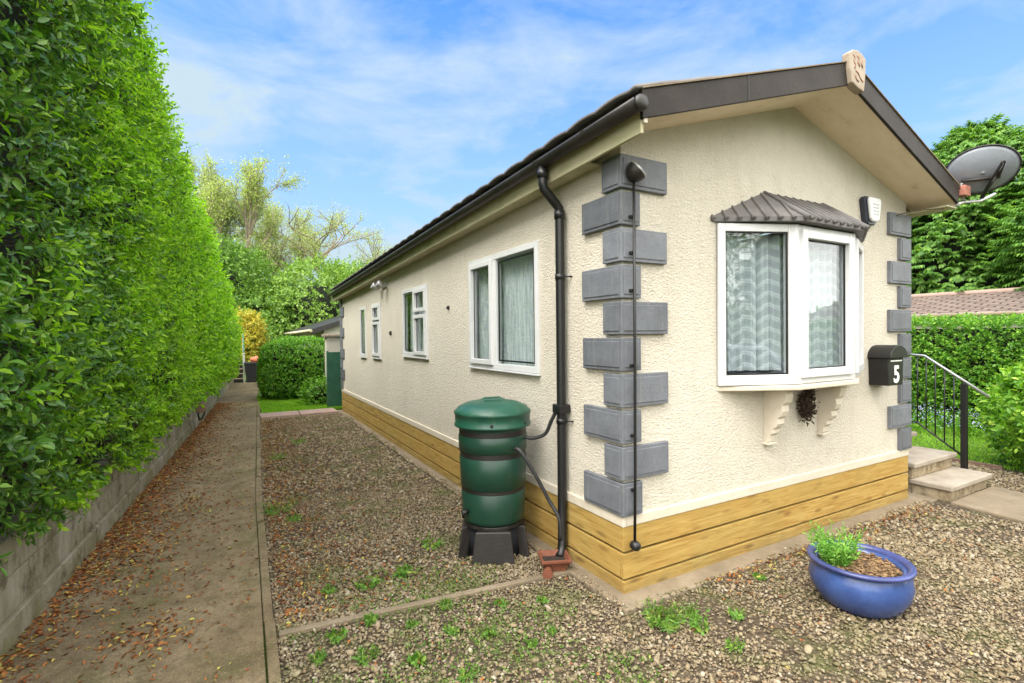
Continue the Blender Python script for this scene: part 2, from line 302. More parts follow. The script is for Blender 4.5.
# ------------------------------------------------------------------ mesh helpers
class MB:
    def __init__(s): s.v = []; s.f = []; s.sm = []
    def add(s, vs, fs, smooth=False):
        o = len(s.v); s.v += [tuple(map(float, p)) for p in vs]; s.f += [tuple(i + o for i in f) for f in fs]; s.sm += [smooth] * len(fs); return s
    def box(s, x0, x1, y0, y1, z0, z1):
        return s.add([(x0, y0, z0), (x1, y0, z0), (x1, y1, z0), (x0, y1, z0), (x0, y0, z1), (x1, y0, z1), (x1, y1, z1), (x0, y1, z1)],
                     [(0, 3, 2, 1), (4, 5, 6, 7), (0, 1, 5, 4), (1, 2, 6, 5), (2, 3, 7, 6), (3, 0, 4, 7)])
    def obox(s, a, ex, ey, ez):   # corner a and three edge vectors
        a, ex, ey, ez = map(np.array, (a, ex, ey, ez)); P = [a, a + ex, a + ex + ey, a + ey]; P += [p + ez for p in P]
        return s.add(P, [(0, 3, 2, 1), (4, 5, 6, 7), (0, 1, 5, 4), (1, 2, 6, 5), (2, 3, 7, 6), (3, 0, 4, 7)])
    def prism(s, poly, d):        # polygon of 3D points extruded along d
        n = len(poly); P = [np.array(p, float) for p in poly]; Q = [p + np.array(d) for p in P]
        return s.add(P + Q, [tuple(range(n))[::-1], tuple(range(n, 2 * n))] + [(i, (i + 1) % n, n + (i + 1) % n, n + i) for i in range(n)])
    def tube(s, path, r, seg=10, cap=True):
        P = [np.array(p, float) for p in path]; n = len(P); rs = r if hasattr(r, '__len__') else [r] * n
        vs = []; prev = None
        for i in range(n):
            d = P[min(i + 1, n - 1)] - P[max(i - 1, 0)]; d /= np.linalg.norm(d) + 1e-9
            if prev is None:
                a = np.array((0, 0, 1.)) if abs(d[2]) < .9 else np.array((1., 0, 0))
                u = np.cross(d, a)
            else: u = prev - d * (prev @ d)
            u /= np.linalg.norm(u) + 1e-9; prev = u; w = np.cross(d, u)
            for k in range(seg):
                t = 2 * math.pi * k / seg; vs.append(P[i] + rs[i] * (u * math.cos(t) + w * math.sin(t)))
        fs = [(i * seg + k, i * seg + (k + 1) % seg, (i + 1) * seg + (k + 1) % seg, (i + 1) * seg + k) for i in range(n - 1) for k in range(seg)]
        s.add(vs, fs, True)
        if cap:
            o = len(s.v) - len(vs); s.f += [tuple(o + k for k in range(seg))[::-1], tuple(o + (n - 1) * seg + k for k in range(seg))]; s.sm += [False, False]
        return s
    def lathe(s, prof, seg=40, c=(0, 0, 0), cap0=True, cap1=True):
        n = len(prof); vs = [(c[0] + r * math.cos(2 * math.pi * k / seg), c[1] + r * math.sin(2 * math.pi * k / seg), c[2] + z) for r, z in prof for k in range(seg)]
        fs = [(i * seg + k, i * seg + (k + 1) % seg, (i + 1) * seg + (k + 1) % seg, (i + 1) * seg + k) for i in range(n - 1) for k in range(seg)]
        o = len(s.v); s.add(vs, fs, True)
        if cap0: s.f.append(tuple(o + k for k in range(seg))[::-1]); s.sm.append(False)
        if cap1: s.f.append(tuple(o + (n - 1) * seg + k for k in range(seg))); s.sm.append(False)
        return s
    def map(s, fn): s.v = [tuple(fn(np.array(p))) for p in s.v]; return s
    def build(s, name, mat, parent=None, bevel=0, loc=None, auto=False):
        me = bpy.data.meshes.new(name); me.from_pydata(s.v, [], s.f); me.update()
        me.polygons.foreach_set('use_smooth', s.sm)
        o = bpy.data.objects.new(name, me); col.objects.link(o); me.materials.append(mat)
        if parent: o.parent = parent; o.matrix_parent_inverse = Matrix.Translation(-parent.location) if not parent.parent else Matrix.Identity(4)
        if parent and parent.type != 'EMPTY': o.matrix_parent_inverse = Matrix.Identity(4)
        if loc is not None: o.location = loc
        if bevel:
            b = o.modifiers.new('bevel', 'BEVEL'); b.width = bevel; b.segments = 2; b.limit_method = 'ANGLE'; b.angle_limit = R(40)
        return o

def thing(name, label, cat, loc=(0, 0, 0), group=None, kind=None):
    o = bpy.data.objects.new(name, None); col.objects.link(o); o.location = loc; o.empty_display_size = .1
    return tag(o, label, cat, group, kind)
def tag(o, label=None, cat=None, group=None, kind=None):
    if label: o['label'] = label
    if cat: o['category'] = cat
    if group: o['group'] = group
    if kind: o['kind'] = kind
    return o
def structure(o): o['kind'] = 'structure'; return o
def np_mesh(name, V, faces, mat, parent=None, smooth=False, uv=None):
    """V (n,3); faces (m,k) array of equal sized polygons"""
    me = bpy.data.meshes.new(name); V = np.ascontiguousarray(V, np.float32); faces = np.ascontiguousarray(faces, np.int32)
    m, k = faces.shape
    me.vertices.add(len(V)); me.vertices.foreach_set('co', V.ravel())
    me.loops.add(m * k); me.loops.foreach_set('vertex_index', faces.ravel())
    me.polygons.add(m); me.polygons.foreach_set('loop_start', np.arange(0, m * k, k, dtype=np.int32))
    if smooth: me.polygons.foreach_set('use_smooth', np.ones(m, bool))
    if uv is not None:
        l = me.uv_layers.new(name='UVMap'); l.data.foreach_set('uv', np.ascontiguousarray(uv[faces.ravel()], np.float32).ravel())
    me.update(calc_edges=True); me.materials.append(mat)
    o = bpy.data.objects.new(name, me); col.objects.link(o)
    if parent:
        o.parent = parent
        if parent.type == 'EMPTY': o.matrix_parent_inverse = Matrix.Translation(-parent.location)
    return o
def norm(a): return a / (np.linalg.norm(a, axis=-1, keepdims=True) + 1e-9)

def leaf_geo(P, D, N, L, W, lod=1, curl=.12):
    n = len(P); D = norm(D); S = norm(np.cross(D, N)); N = norm(np.cross(S, D)); L = np.asarray(L).reshape(-1, 1); W = np.asarray(W).reshape(-1, 1)
    if lod:
        V = np.stack([P, P + D * L * .28 + S * W * .46 + N * W * .16, P + D * L * .66 + S * W * .40 + N * W * .10,
                      P + D * L - N * L * curl, P + D * L * .66 - S * W * .40 + N * W * .10, P + D * L * .28 - S * W * .46 + N * W * .16], 1)
        f = np.array([[0, 5, 4, 3], [0, 3, 2, 1]])
    else:
        V = np.stack([P, P + D * L * .5 + S * W * .5 + N * W * .12, P + D * L - N * L * curl, P + D * L * .5 - S * W * .5 + N * W * .12], 1)
        f = np.array([[0, 3, 2, 1]])
    k = V.shape[1]
    F = (f[None] + (np.arange(n) * k)[:, None, None]).reshape(-1, 4)
    return V.reshape(-1, 3), F
def merge(parts):
    Vs, Fs, o = [], [], 0
    for V, F in parts: Vs.append(V); Fs.append(F + o); o += len(V)
    return np.concatenate(Vs), np.concatenate(Fs)
def shoots(B, D, Ls, nl, L, W, lod=1, open_=.8, droop=.15, jit=.25):
    """leafy shoots: nl leaves spiralling along each shoot B + D*Ls"""
    n = len(B); D = norm(D); Ls = np.asarray(Ls).reshape(-1, 1); out = []
    A = norm(np.cross(D, rng.normal(size=(n, 3)))); C = np.cross(D, A); ph = rng.uniform(0, 6.28, n)
    for k in range(nl):
        t = (k + .6) / nl; a = (ph + k * 2.399)[:, None]
        perp = A * np.cos(a) + C * np.sin(a)
        ld = D * (.35 + .75 * t) + perp * open_ + rng.normal(size=(n, 3)) * jit; ld[:, 2] -= droop
        sc = rng.uniform(.48, 1.25, n) * (1.0 - .25 * abs(t - .5))
        out.append(leaf_geo(B + D * Ls * t, ld, D + rng.normal(size=(n, 3)) * .2, L * sc, W * sc, lod))
    return merge(out)
def tri_twigs(B, T, r):
    """thin three-sided twigs from B to T"""
    n = len(B); D = norm(T - B); A = norm(np.cross(D, rng.normal(size=(n, 3)))); C = np.cross(D, A); V = []
    for P, s in ((B, 1.), (T, .4)):
        for k in range(3):
            t = k * 2.094; V.append(P + (A * math.cos(t) + C * math.sin(t)) * r * s)
    V = np.stack(V, 1).reshape(-1, 3); f = np.array([[0, 1, 4, 3], [1, 2, 5, 4], [2, 0, 3, 5]])
    return V, (f[None] + (np.arange(n) * 6)[:, None, None]).reshape(-1, 4)
def vnoise(P, s, seed=0):
    """cheap smooth noise from summed sines"""
    r = np.random.default_rng(seed); out = 0
    for k in range(5):
        w = r.normal(size=3) * s * (1 + .6 * k); out = out + np.sin(P @ w + r.uniform(0, 6.28)) / (1 + .5 * k)
    return out / 2.6

# ------------------------------------------------------------------ setting: ground, path, lawn
def xw(y): return -3.30 + (np.asarray(y, float) - 1.17) * 0.0616           # foot of the garden wall
def xp(y): return np.interp(y, [-8, .2, 3.4, 6.9, 14.3, 19.5, 30], [-2.1, -2.02, -1.955, -1.82, -1.52, -1.2, -.8])   # right edge of the path
def sheet(name, pts, z, mat, sub=0):
    m = MB(); m.add([(x, y, z) for x, y in pts], [tuple(range(len(pts)))]); return structure(m.build(name, mat))
sheet('ground', [(-300, -300), (300, -300), (300, 300), (-300, 300)], -.012, MT['turf'])
sheet('gravel', [(-2.15, -12), (7.5, -12), (6.1, 0), (5.95, 4), (5.95, 12), (3.9, 12), (-.02, 9.4), (-1.75, 9.3), (-1.9, 5), (-2.0, 2)], 0., MT['gravel_bed'])
ys = np.concatenate([np.linspace(-6, 12, 40), np.linspace(12.5, 19.2, 10)])
L = [(float(xw(y)) - .1, y) for y in ys]; Rr = [(float(xp(y)) - .055, y) for y in ys]
m = MB(); n = len(ys)
V = [(x, y, .02) for x, y in L] + [(x, y, .02) for x, y in Rr] + [(x, y, -.03) for x, y in Rr]
m.add(V, [(i, n + i, n + i + 1, i + 1) for i in range(n - 1)] + [(n + i, 2 * n + i, 2 * n + i + 1, n + i + 1) for i in range(n - 1)])
structure(m.build('path', MT['path']))
# kerb edging in uneven lengths beside the path
m = MB(); y = -6.
while y < 12.5:
    ln = random.uniform(.75, 1.0); a = float(xp(y + .02)); b = float(xp(y + ln - .02)); j = random.uniform(-.006, .006); zt = .035 + random.uniform(-.01, .006)
    wd = random.uniform(.042, .055)
    m.prism([(a - wd + j, y + .012, -.05), (b - wd + j, y + ln - .012, -.05), (b - wd + j, y + ln - .012, zt), (a - wd + j, y + .012, zt)], (wd + .01, 0, 0)); y += ln
structure(m.build('kerb', MT['path'], bevel=.008))
m = MB().prism([(-1.99, .635, -.03), (-.1, .425, -.03), (-.1, .425, .022), (-1.99, .635, .022)], (.006, .045, 0)); structure(m.build('edging_strip', MT['concrete'], bevel=.006))
m = MB().prism([(-.13, -.17, -.05), (3.95, -.17, -.05), (3.95, .2, -.05), (0, .2, -.05), (0, 9.6, -.05), (-.13, 9.6, -.05)], (0, 0, .075)); structure(m.build('footing', MT['concrete'], bevel=.012))
m = MB().prism([(3.93, -.27, -.05), (3.80, -1.35, -.05), (4.75, -1.42, -.05), (4.95, -.27, -.05)], (0, 0, .075)); structure(m.build('paving', MT['concrete'], bevel=.012))
m = MB(); m.box(-1.70, -.93, 9.25, 9.85, -.05, .05); m.box(-.915, -.15, 9.24, 9.84, -.05, .052); structure(m.build('edging_slab', MT['pink_slab'], bevel=.012))
sheet('lawn', [(-1.62, 9.9), (.9, 9.9), (3.0, 10.2), (3.0, 13.4), (-1.5, 13.4)], -.004, MT['turf'])
sheet('lawn', [(5.99, 0), (6.2, -4), (12, -4), (12, 12), (5.99, 12)], -.004, MT['turf'])
m = MB().prism([(5.94, -.05, -.05), (5.98, -.05, -.05), (5.99, 9, -.05), (5.95, 9, -.05)], (0, 0, .1)); structure(m.build('lawn_edging', MT['post_wood'], bevel=.006))
# rising bank at the end of the path
m = MB(); nx, ny = 24, 14; V = []
for j in range(ny):
    for i in range(nx):
        x = -40 + 80 * i / (nx - 1); yy = 20.3 + 70 * (j / (ny - 1)) ** 1.6
        V.append((x, yy, -.2 + 1.9 * (1 - math.exp(-(yy - 20.3) / 9)) + .25 * math.sin(x * .7 + j) * min(1, j / 3)))
m.add(V, [(j * nx + i, j * nx + i + 1, (j + 1) * nx + i + 1, (j + 1) * nx + i) for j in range(ny - 1) for i in range(nx - 1)], True)
structure(m.build('terrain', MT['turf']))

# ------------------------------------------------------------------ garden wall under the hedge
t = thing('garden_wall', 'low mossy concrete block wall running under the tall hedge beside the path', 'wall', (float(xw(6)), 6, 0))
def wall_strip(y0, y1, z0, z1, off0, off1):
    m = MB(); yy = np.linspace(y0, y1, 24); P = []
    return m.prism([(float(xw(y0)) + off0, y0, z0), (float(xw(y1)) + off0, y1, z0), (float(xw(y1)) + off0, y1, z1), (float(xw(y0)) + off0, y0, z1)], (off1 - off0, 0, 0))
wall_strip(-5, 19.3, -.1, .16, -.3, .012).build('foundation', MT['block'], t, bevel=.01)
m = MB(); z = .163
for row in range(2):
    y = -5 + (row % 2) * .22
    while y < 19.2:
        ln = min(.44, 19.2 - y); o = random.uniform(-.004, .004)
        mm = wall_strip(y + .004, y + ln - .004, z, z + .212, -.25, -.012 + o); m.add(mm.v, mm.f); y += ln
    z += .22
m.build('block_course', MT['block'], t, bevel=.006)
wall_strip(-5, 19.2, .16, .59, -.24, -.019).build('mortar', MT['concrete'], t)

# ------------------------------------------------------------------ the mobile home
W, LN = 3.71, 9.53
H = thing('mobile_home', 'cream rendered mobile home with grey corner quoins, white bay window and timber skirting', 'mobile home', (W / 2, LN / 2, 0))
def drop(p): return np.array((p[0], p[1], p[2] - .03 * p[1]))              # the roof line runs slightly downhill
def grid_wall(m, fn, u0, u1, v0, v1, holes):
    us = sorted({u0, u1, *[h[0] for h in holes], *[h[1] for h in holes]}); vs = sorted({v0, v1, *[h[2] for h in holes], *[h[3] for h in holes]})
    for a, b in zip(us, us[1:]):
        for c, d in zip(vs, vs[1:]):
            if any(h[0] <= a and b <= h[1] and h[2] <= c and d <= h[3] for h in holes): continue
            m.add([fn(a, c), fn(b, c), fn(b, d), fn(a, d)], [(0, 1, 2, 3)])
SIDE_WIN = [(.985, 2.35, 1.385, 2.47), (3.65, 4.72, 1.425, 2.37), (5.98, 6.55, 1.34, 2.28), (7.06, 7.52, 1.325, 2.27)]
BAY = (.9, 2.81, 1.31, 2.50)
zr = lambda x: 3.70 - .308 * abs(x - W / 2)       # top of the verge
m = MB()
zb = .50; ztop = lambda y: 2.94 - .03 * y
grid_wall(m, lambda u, v: (u, 0, v), 0, W, zb, 2.87, [BAY])
m.add([(0, 0, 2.87), (W, 0, 2.87), (W, 0, zr(W) - .14), (W / 2, 0, zr(W / 2) - .14), (0, 0, zr(0) - .14)], [(0, 1, 2, 3, 4)])
grid_wall(m, lambda u, v: (0, u, v), 0, LN, zb, 2.60, [h for h in SIDE_WIN])
m.add([(0, 0, 2.60), (0, 0, 2.97), (0, LN, 2.68), (0, LN, 2.60)], [(0, 1, 2, 3)])
m.add([(W, 0, zb), (W, LN, zb), (W, LN, 2.68), (W, 0, 2.97)], [(0, 1, 2, 3)])
m.add([(0, LN, zb), (W, LN, zb), (W, LN, 2.68), (W / 2, LN, 3.25), (0, LN, 2.68)], [(4, 3, 2, 1, 0)])
wall = m.build('wall', MT['render'], H)
# smooth drip lip between render and timber
m = MB(); m.prism([(-.018, -.018, .455), (-.018, LN, .455), (-.018, LN, .525), (-.018, -.018, .525)], (.03, 0, 0)); m.prism([(.014, -.018, .456), (W + .01, -.018, .456), (W + .01, -.018, .524), (.014, -.018, .524)], (0, .03, 0))
m.build('drip_trim', MT['cream'], H, bevel=.006)
# timber skirting: three boards each side, small gaps
mf, ms = MB(), MB(); z = .022
for hgt in (.079, .159, .159):
    mf.box(-.012, W + .008, -.012, .02, z, z + hgt)
    y = .023
    for yb in (5.35, LN):
        ms.box(-.013 + random.uniform(0, .003), .019, y, yb - .004, z, z + hgt); y = yb
    z += hgt + .018
mf.build('skirting', MT['timber_front'], H, bevel=.0025); ms.build('skirting', MT['timber_side'], H, bevel=.0025)
m = MB(); m.box(.02, W, .03, .04, .0, .45); m.box(.03, .04, .045, LN, .0, .45); m.box(W - .03, W, .04, LN, 0, .5); m.build('shade_backing', MT['black_metal'], H)  # black sheet added behind the board gaps, in place of the shade there
# quoins: alternately long to the front and long to the side
def quoin(fl, sd, z0, z1, xr=None):
    m = MB(); th = .032
    if xr is None: m.prism([(-th, -th, z0), (fl, -th, z0), (fl, .012, z0), (.012, .012, z0), (.012, sd, z0), (-th, sd, z0)], (0, 0, z1 - z0))
    else: m.prism([(xr + th, -th, z0), (xr + th, sd, z0), (xr - .012, sd, z0), (xr - .012, .012, z0), (xr - fl, .012, z0), (xr - fl, -th, z0)], (0, 0, z1 - z0))
    i = .022; p = .006
    a, b = (-th + i, fl - i) if xr is None else (xr - fl + i, xr + th - i)
    m.box(a, b, -th - p, -th + .002, z0 + i, z1 - i)
    if xr is None: m.box(-th - p, -th + .002, -th + i, sd - i, z0 + i, z1 - i)
    else: m.box(xr + th - .002, xr + th + p, -th + i, sd - i, z0 + i, z1 - i)
    return m
for k in range(10):
    z0 = .528 + k * .2342; z1 = z0 + .212; lng = (k % 2 == 1)
    j = random.uniform(-.004, .004)
    quoin(.375 + j if lng else .135 + j, .15 + j if lng else .375 + j, z0, z1).build('quoin', MT['quoin'], H, bevel=.006)
    quoin(.375 + j if lng else .18 + j, .15 if lng else .375, z0, z1, W).build('quoin', MT['quoin'], H, bevel=.006)
for k in range(9):
    z0 = .528 + k * .234; lng = k % 2
    m = MB(); m.box(-.03, .05, LN - (.36 if lng else .16), LN + .03, z0, z0 + .212); m.build('quoin', MT['quoin'], H, bevel=.006)
# soffits (sloping under the verge, flat under the eaves), fascia, verge boards
m = MB()
yf = lambda x: -.335 - .085 * (1 - abs(x - W / 2) / 2)
for x0, x1 in ((-.13, W / 2), (W / 2, W + .17)):
    m.add([(x0, yf(x0), zr(x0) - .155), (x1, yf(x1), zr(x1) - .155), (x1, .03, zr(x1) - .155), (x0, .03, zr(x0) - .155)], [(0, 1, 2, 3)])
m.build('verge_soffit', MT['soffit'], H)
m = MB().box(-.13, -.004, .2, LN + .3, 2.845, 2.857).box(W + .004, W + .17, -.33, LN + .3, 2.865, 2.877).map(drop); m.build('eave_soffit', MT['fascia'], H)
m = MB().box(-.145, -.122, -.335, LN + .3, 2.835, 3.04).map(drop); m.build('fascia', MT['fascia'], H, bevel=.003)
m = MB().box(-.135, -.105, -.352, -.336, 2.89, 2.93).box(W + .165, W + .185, -.335, LN + .3, 2.86, 3.02).map(drop); m.build('fascia', MT['cream'], H, bevel=.003)
for x0, x1 in ((-.15, W / 2 - .002), (W / 2 + .002, W + .18)):
    a = lambda x, dz: (x, yf(x), zr(x) + dz)
    m = MB().prism([a(x0, -.165), a(x1, -.165), a(x1, 0), a(x0, 0)], (0, -.024, 0)); m.build('verge_board', MT['verge'], H, bevel=.004)
    m = MB().prism([(x0, yf(x0) - .034, zr(x0) + .003), (x1, yf(x1) - .034, zr(x1) + .003), (x1, yf(x1) - .034, zr(x1) + .011), (x0, yf(x0) - .034, zr(x0) + .011)], (0, .06, 0)); m.build('verge_trim', MT['concrete'], H)
m = MB()
for xx in (.72, ):   # board joint
    m.box(xx, xx + .006, yf(xx) - .027, yf(xx) - .022, zr(xx) - .165, zr(xx))
m.build('board_joint', MT['black_metal'], H)
# roof: tile-effect sheets with rolls along the eave
ny, nx = 420, 12; V = []; F = []
for side in (0, 1):
    o = len(V)
    for j in range(ny):
        y = -.36 + (LN + .68) * j / (ny - 1); w = abs(math.sin(math.pi * y / .30))
        for i in range(nx):
            u = i / (nx - 1); x = (-.20 + (W / 2 + .2) * u) if side == 0 else (W + .22 - (W / 2 + .22) * u)
            zz = zr(x) - .006 + .018 * w ** .6 - .03 * max(y, 0) + .008 * ((u * 6) % 1)
            V.append((x, y, zz))
    F += [(o + j * nx + i, o + (j + 1) * nx + i, o + (j + 1) * nx + i + 1, o + j * nx + i + 1) for j in range(ny - 1) for i in range(nx - 1)]
ro = np_mesh('roof', np.array(V), np.array(F), MT['roof'], H, True); sm = ro.modifiers.new('solid', 'SOLIDIFY'); sm.thickness = .022; sm.offset = -1
m = MB().tube([(W / 2, y, 3.655 - .03 * y) for y in (-.36, 3, 6, LN + .3)], .07, 12); m.build('ridge_roll', MT['roof'], ro)
# decorated ridge end cap with a scrolled emblem
cx, cy = 1.868, -.475
shape = [(-.108, 3.735), (-.06, 3.765), (0, 3.775), (.06, 3.765), (.115, 3.735), (.105, 3.60), (.085, 3.485), (0, 3.50), (-.075, 3.525), (-.095, 3.62)]
rc = MB().prism([(cx + a, cy, b) for a, b in shape], (0, .06, 0)).build('ridge_end_cap', MT['ridgecap'], H, bevel=.008)
m = MB()
for st in ([(-.055, 3.76), (-.035, 3.745), (-.05, 3.72), (-.03, 3.70), (-.04, 3.675)], [(-.01, 3.765), (.01, 3.75), (-.004, 3.725), (.016, 3.70)], [(.05, 3.75), (.035, 3.72), (.05, 3.70)],
           [(-.03, 3.665), (.0, 3.655), (.02, 3.63), (.05, 3.61), (.06, 3.625)], [(-.035, 3.635), (-.02, 3.61), (.005, 3.60)]):
    m.tube([(cx + a * 1.2, cy - .001, 3.635 + (b - 3.68) * 1.15) for a, b in st], .0048, 6)
m.build('emblem', MT['ridge_mark'], rc)
# gutter with union brackets
gx, gz = -.205, 2.985; seg = 12
V, F, yy = [], [], np.linspace(-.40, LN + .28, 30)
for y in yy:
    for k in range(seg + 1):
        a = math.pi + math.pi * k / seg; V.append((gx +   .048 * math.cos(a), y, gz - .03 * y + .046 * math.sin(a) * 1.15))
F = [(j * (seg + 1) + k, j * (seg + 1) + k + 1, (j + 1) * (seg + 1) + k + 1, (j + 1) * (seg + 1) + k) for j in range(len(yy) - 1) for k in range(seg)]
g = np_mesh('gutter', np.array(V), np.array(F), MT['gutter'], H, True); s_ = g.modifiers.new('s', 'SOLIDIFY'); s_.thickness = .004
m = MB()
for a in (0, 1):
    y = -.40 - .012 + a * (LN + .69); P = [(gx +   .050 * math.cos(math.pi + math.pi * k / seg), y, gz - .03 * y + .054 * math.sin(math.pi + math.pi * k / seg)) for k in range(seg + 1)]
    m.prism(P, (0, .014, 0))
m.lathe([(.0, 0), (.03, .002), (.05, .012), (.058, .03)], 20); 
m.v = m.v; stop = m
# rounded stop end
m2 = MB(); m2.lathe([(.049, 0), (.047, .012), (.038, .024), (.022, .03), (.004, .032)], 24)
m2.map(lambda p: np.array((gx + p[0], -.40 - p[2], gz - .01 + p[1] * .95))); m2.build('stop_end', MT['gutter'], g)
for y in (.05, .6, 1.5, 2.4, 3.3, 4.2, 5.1, 6.0, 6.9, 7.8, 8.7):
    m = MB(); w = .035 if y != .6 else .07; P = [(gx +   .054 * math.cos(math.pi + math.pi * k / seg), y, gz - .03 * y + .058 * math.sin(math.pi + math.pi * k / seg)) for k in range(seg + 1)]
    m.prism(P, (0, w, 0)); m.box(gx + .04, -.14, y, y + w, gz - .03 * y - .03, gz - .03 * y + .02); m.build('gutter_bracket', MT['gutter'], g)
# downpipe with swan neck
py = .605
dp = MB().tube([(gx, py, 2.93), (gx, py, 2.80), (gx + .01, py, 2.765), (-.09, py, 2.665), (-.062, py, 2.635), (-.06, py, 2.59), (-.06, py, 1.6), (-.06, py, .5), (-.062, py, .14), (-.085, py - .02, .09), (-.12, py - .04, .065)], .034, 14).build('downpipe', MT['black_plastic'], H)
for z0, z1, r in ((2.84, 2.90, .041), (2.56, 2.62, .041), (2.68, 2.70, .036)):
    MB().tube([(-.06 if z0 < 2.75 else gx, py, z0), (-.06 if z0 < 2.75 else gx, py, z1)], r, 16).build('pipe_socket', MT['black_plastic'], dp) if z0 != 2.68 else None
for z in (2.13, 1.06):
    m = MB().tube([(-.06, py, z - .02), (-.06, py, z + .02)], .039, 16); m.tube([(-.05, py - .03, z), (-.0, py - .07, z)], .006, 8); m.tube([(-.05, py + .03, z), (-.0, py + .07, z)], .006, 8); m.build('pipe_bracket', MT['black_plastic'], dp)
MB().box(-.11, -.01, py - .05, py + .05, 1.12, 1.185).build('rain_diverter', MT['black_plastic'], dp, bevel=.008)
# small round vents on the side wall
for y, z, r in ((5.39, 1.76, .035), (2.95, 2.03, .022)):
    m = MB().lathe([(r, 0), (r, .02), (r * .6, .028)], 16).map(lambda p: np.array((-p[2], y + p[0], z + p[1]))); m.build('wall_vent', MT['gutter'], H)

# ---- windows in the long side
def panel(mb, fn, s0, s1, z0, z1, w, t0, t1, wb=None):
    wb = wb or w
    for a, b, c, d in ((s0, s0 + w, z0, z1), (s1 - w, s1, z0, z1), (s0 + w, s1 - w, z0, z0 + wb), (s0 + w, s1 - w, z1 - w, z1)):
        k = MB().box(a, b, t0, t1, c, d); k.map(fn); mb.add(k.v, k.f)
def strip(name, fn, s0, s1, z0, z1, t, mat, parent, pleat=0.02, per=.11, ns=160, nz=6, flare=0.):
    S = np.linspace(s0, s1, ns); V = []; UV = []
    for i, z in enumerate(np.linspace(z0, z1, nz)):
        for s in S:
            ph = s / per * 2 * math.pi; V.append(fn(np.array((s, t + pleat * (math.sin(ph) + .45 * math.sin(2.3 * ph + 1.2)) * (1 - .25 * i / nz), z)))); UV.append((s, (z - z0) / 1.0))
    F = [(j * ns + i, j * ns + i + 1, (j + 1) * ns + i + 1, (j + 1) * ns + i) for j in range(nz - 1) for i in range(ns - 1)]
    return np_mesh(name, np.array(V), np.array(F), mat, parent, True, np.array(UV))
side = lambda p: np.array((-p[1], p[0], p[2]))       # local (s along y, t outwards, z)
def side_window(y0, y1, z0, z1, mull, sashes, fixed):
    m = MB(); panel(m, side, y0, y1, z0, z1, .052, -.05, .022)
    for mu in mull:
        k = MB().box(mu - .03, mu + .03, -.045, .018, z0 + .052, z1 - .052).map(side); m.add(k.v, k.f)
    w = m.build('window', MT['upvc'], H, bevel=.004)
    for (a, b, c, d) in sashes:
        s = MB(); panel(s, side, a, b, c, d, .048, -.02, .042); so_ = s.build('opening_sash', MT['upvc'], w, bevel=.004)
    for (a, b, c, d) in sashes + fixed:
        MB().box(a + .01, b - .01, -.008, 0.0, c + .01, d - .01).map(side).build('pane', MT['glass'], w)
    for (a, b, c, d) in sashes + fixed:
        k = MB(); panel(k, side, a + .036, b - .036, c + .036, d - .036, .014, -.006, .004); k.build('glazing_gasket', MT['black_metal'], w)
    MB().box(y0 - .004, y1 + .004, -.01, .034, z0 - .018, z0 - .003).map(side).build('sill', MT['upvc'], w, bevel=.003)
    strip('curtain', side, y0 + .03, y1 - .03, z0 + .03, z1 - .03, -.10, MT['net'], w, .016, .07)
y0, y1, z0, z1 = SIDE_WIN[0]; side_window(y0, y1, z0, z1, [1.765], [(1.79, 2.305, z0 + .035, z1 - .045)], [(y0 + .04, 1.745, z0 + .04, z1 - .04)])
y0, y1, z0, z1 = SIDE_WIN[1]; side_window(y0, y1, z0, z1, [4.19], [(3.69, 4.17, 2.03, z1 - .04), (3.69, 4.17, z0 + .03, 1.99)], [(4.21, y1 - .04, z0 + .04, z1 - .04)])
y0, y1, z0, z1 = SIDE_WIN[2]; side_window(y0, y1, z0, z1, [], [(6.03, 6.5, 1.99, z1 - .03), (6.03, 6.5, z0 + .03, 1.96)], [])
y0, y1, z0, z1 = SIDE_WIN[3]; side_window(y0, y1, z0, z1, [], [], [(y0 + .04, y1 - .04, z0 + .04, z1 - .04)])
# dim room behind the glass
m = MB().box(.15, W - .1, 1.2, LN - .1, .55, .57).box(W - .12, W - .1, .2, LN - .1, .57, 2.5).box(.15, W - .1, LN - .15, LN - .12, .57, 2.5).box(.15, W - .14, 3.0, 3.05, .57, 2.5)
m.build('room_lining', MT['room'], H)

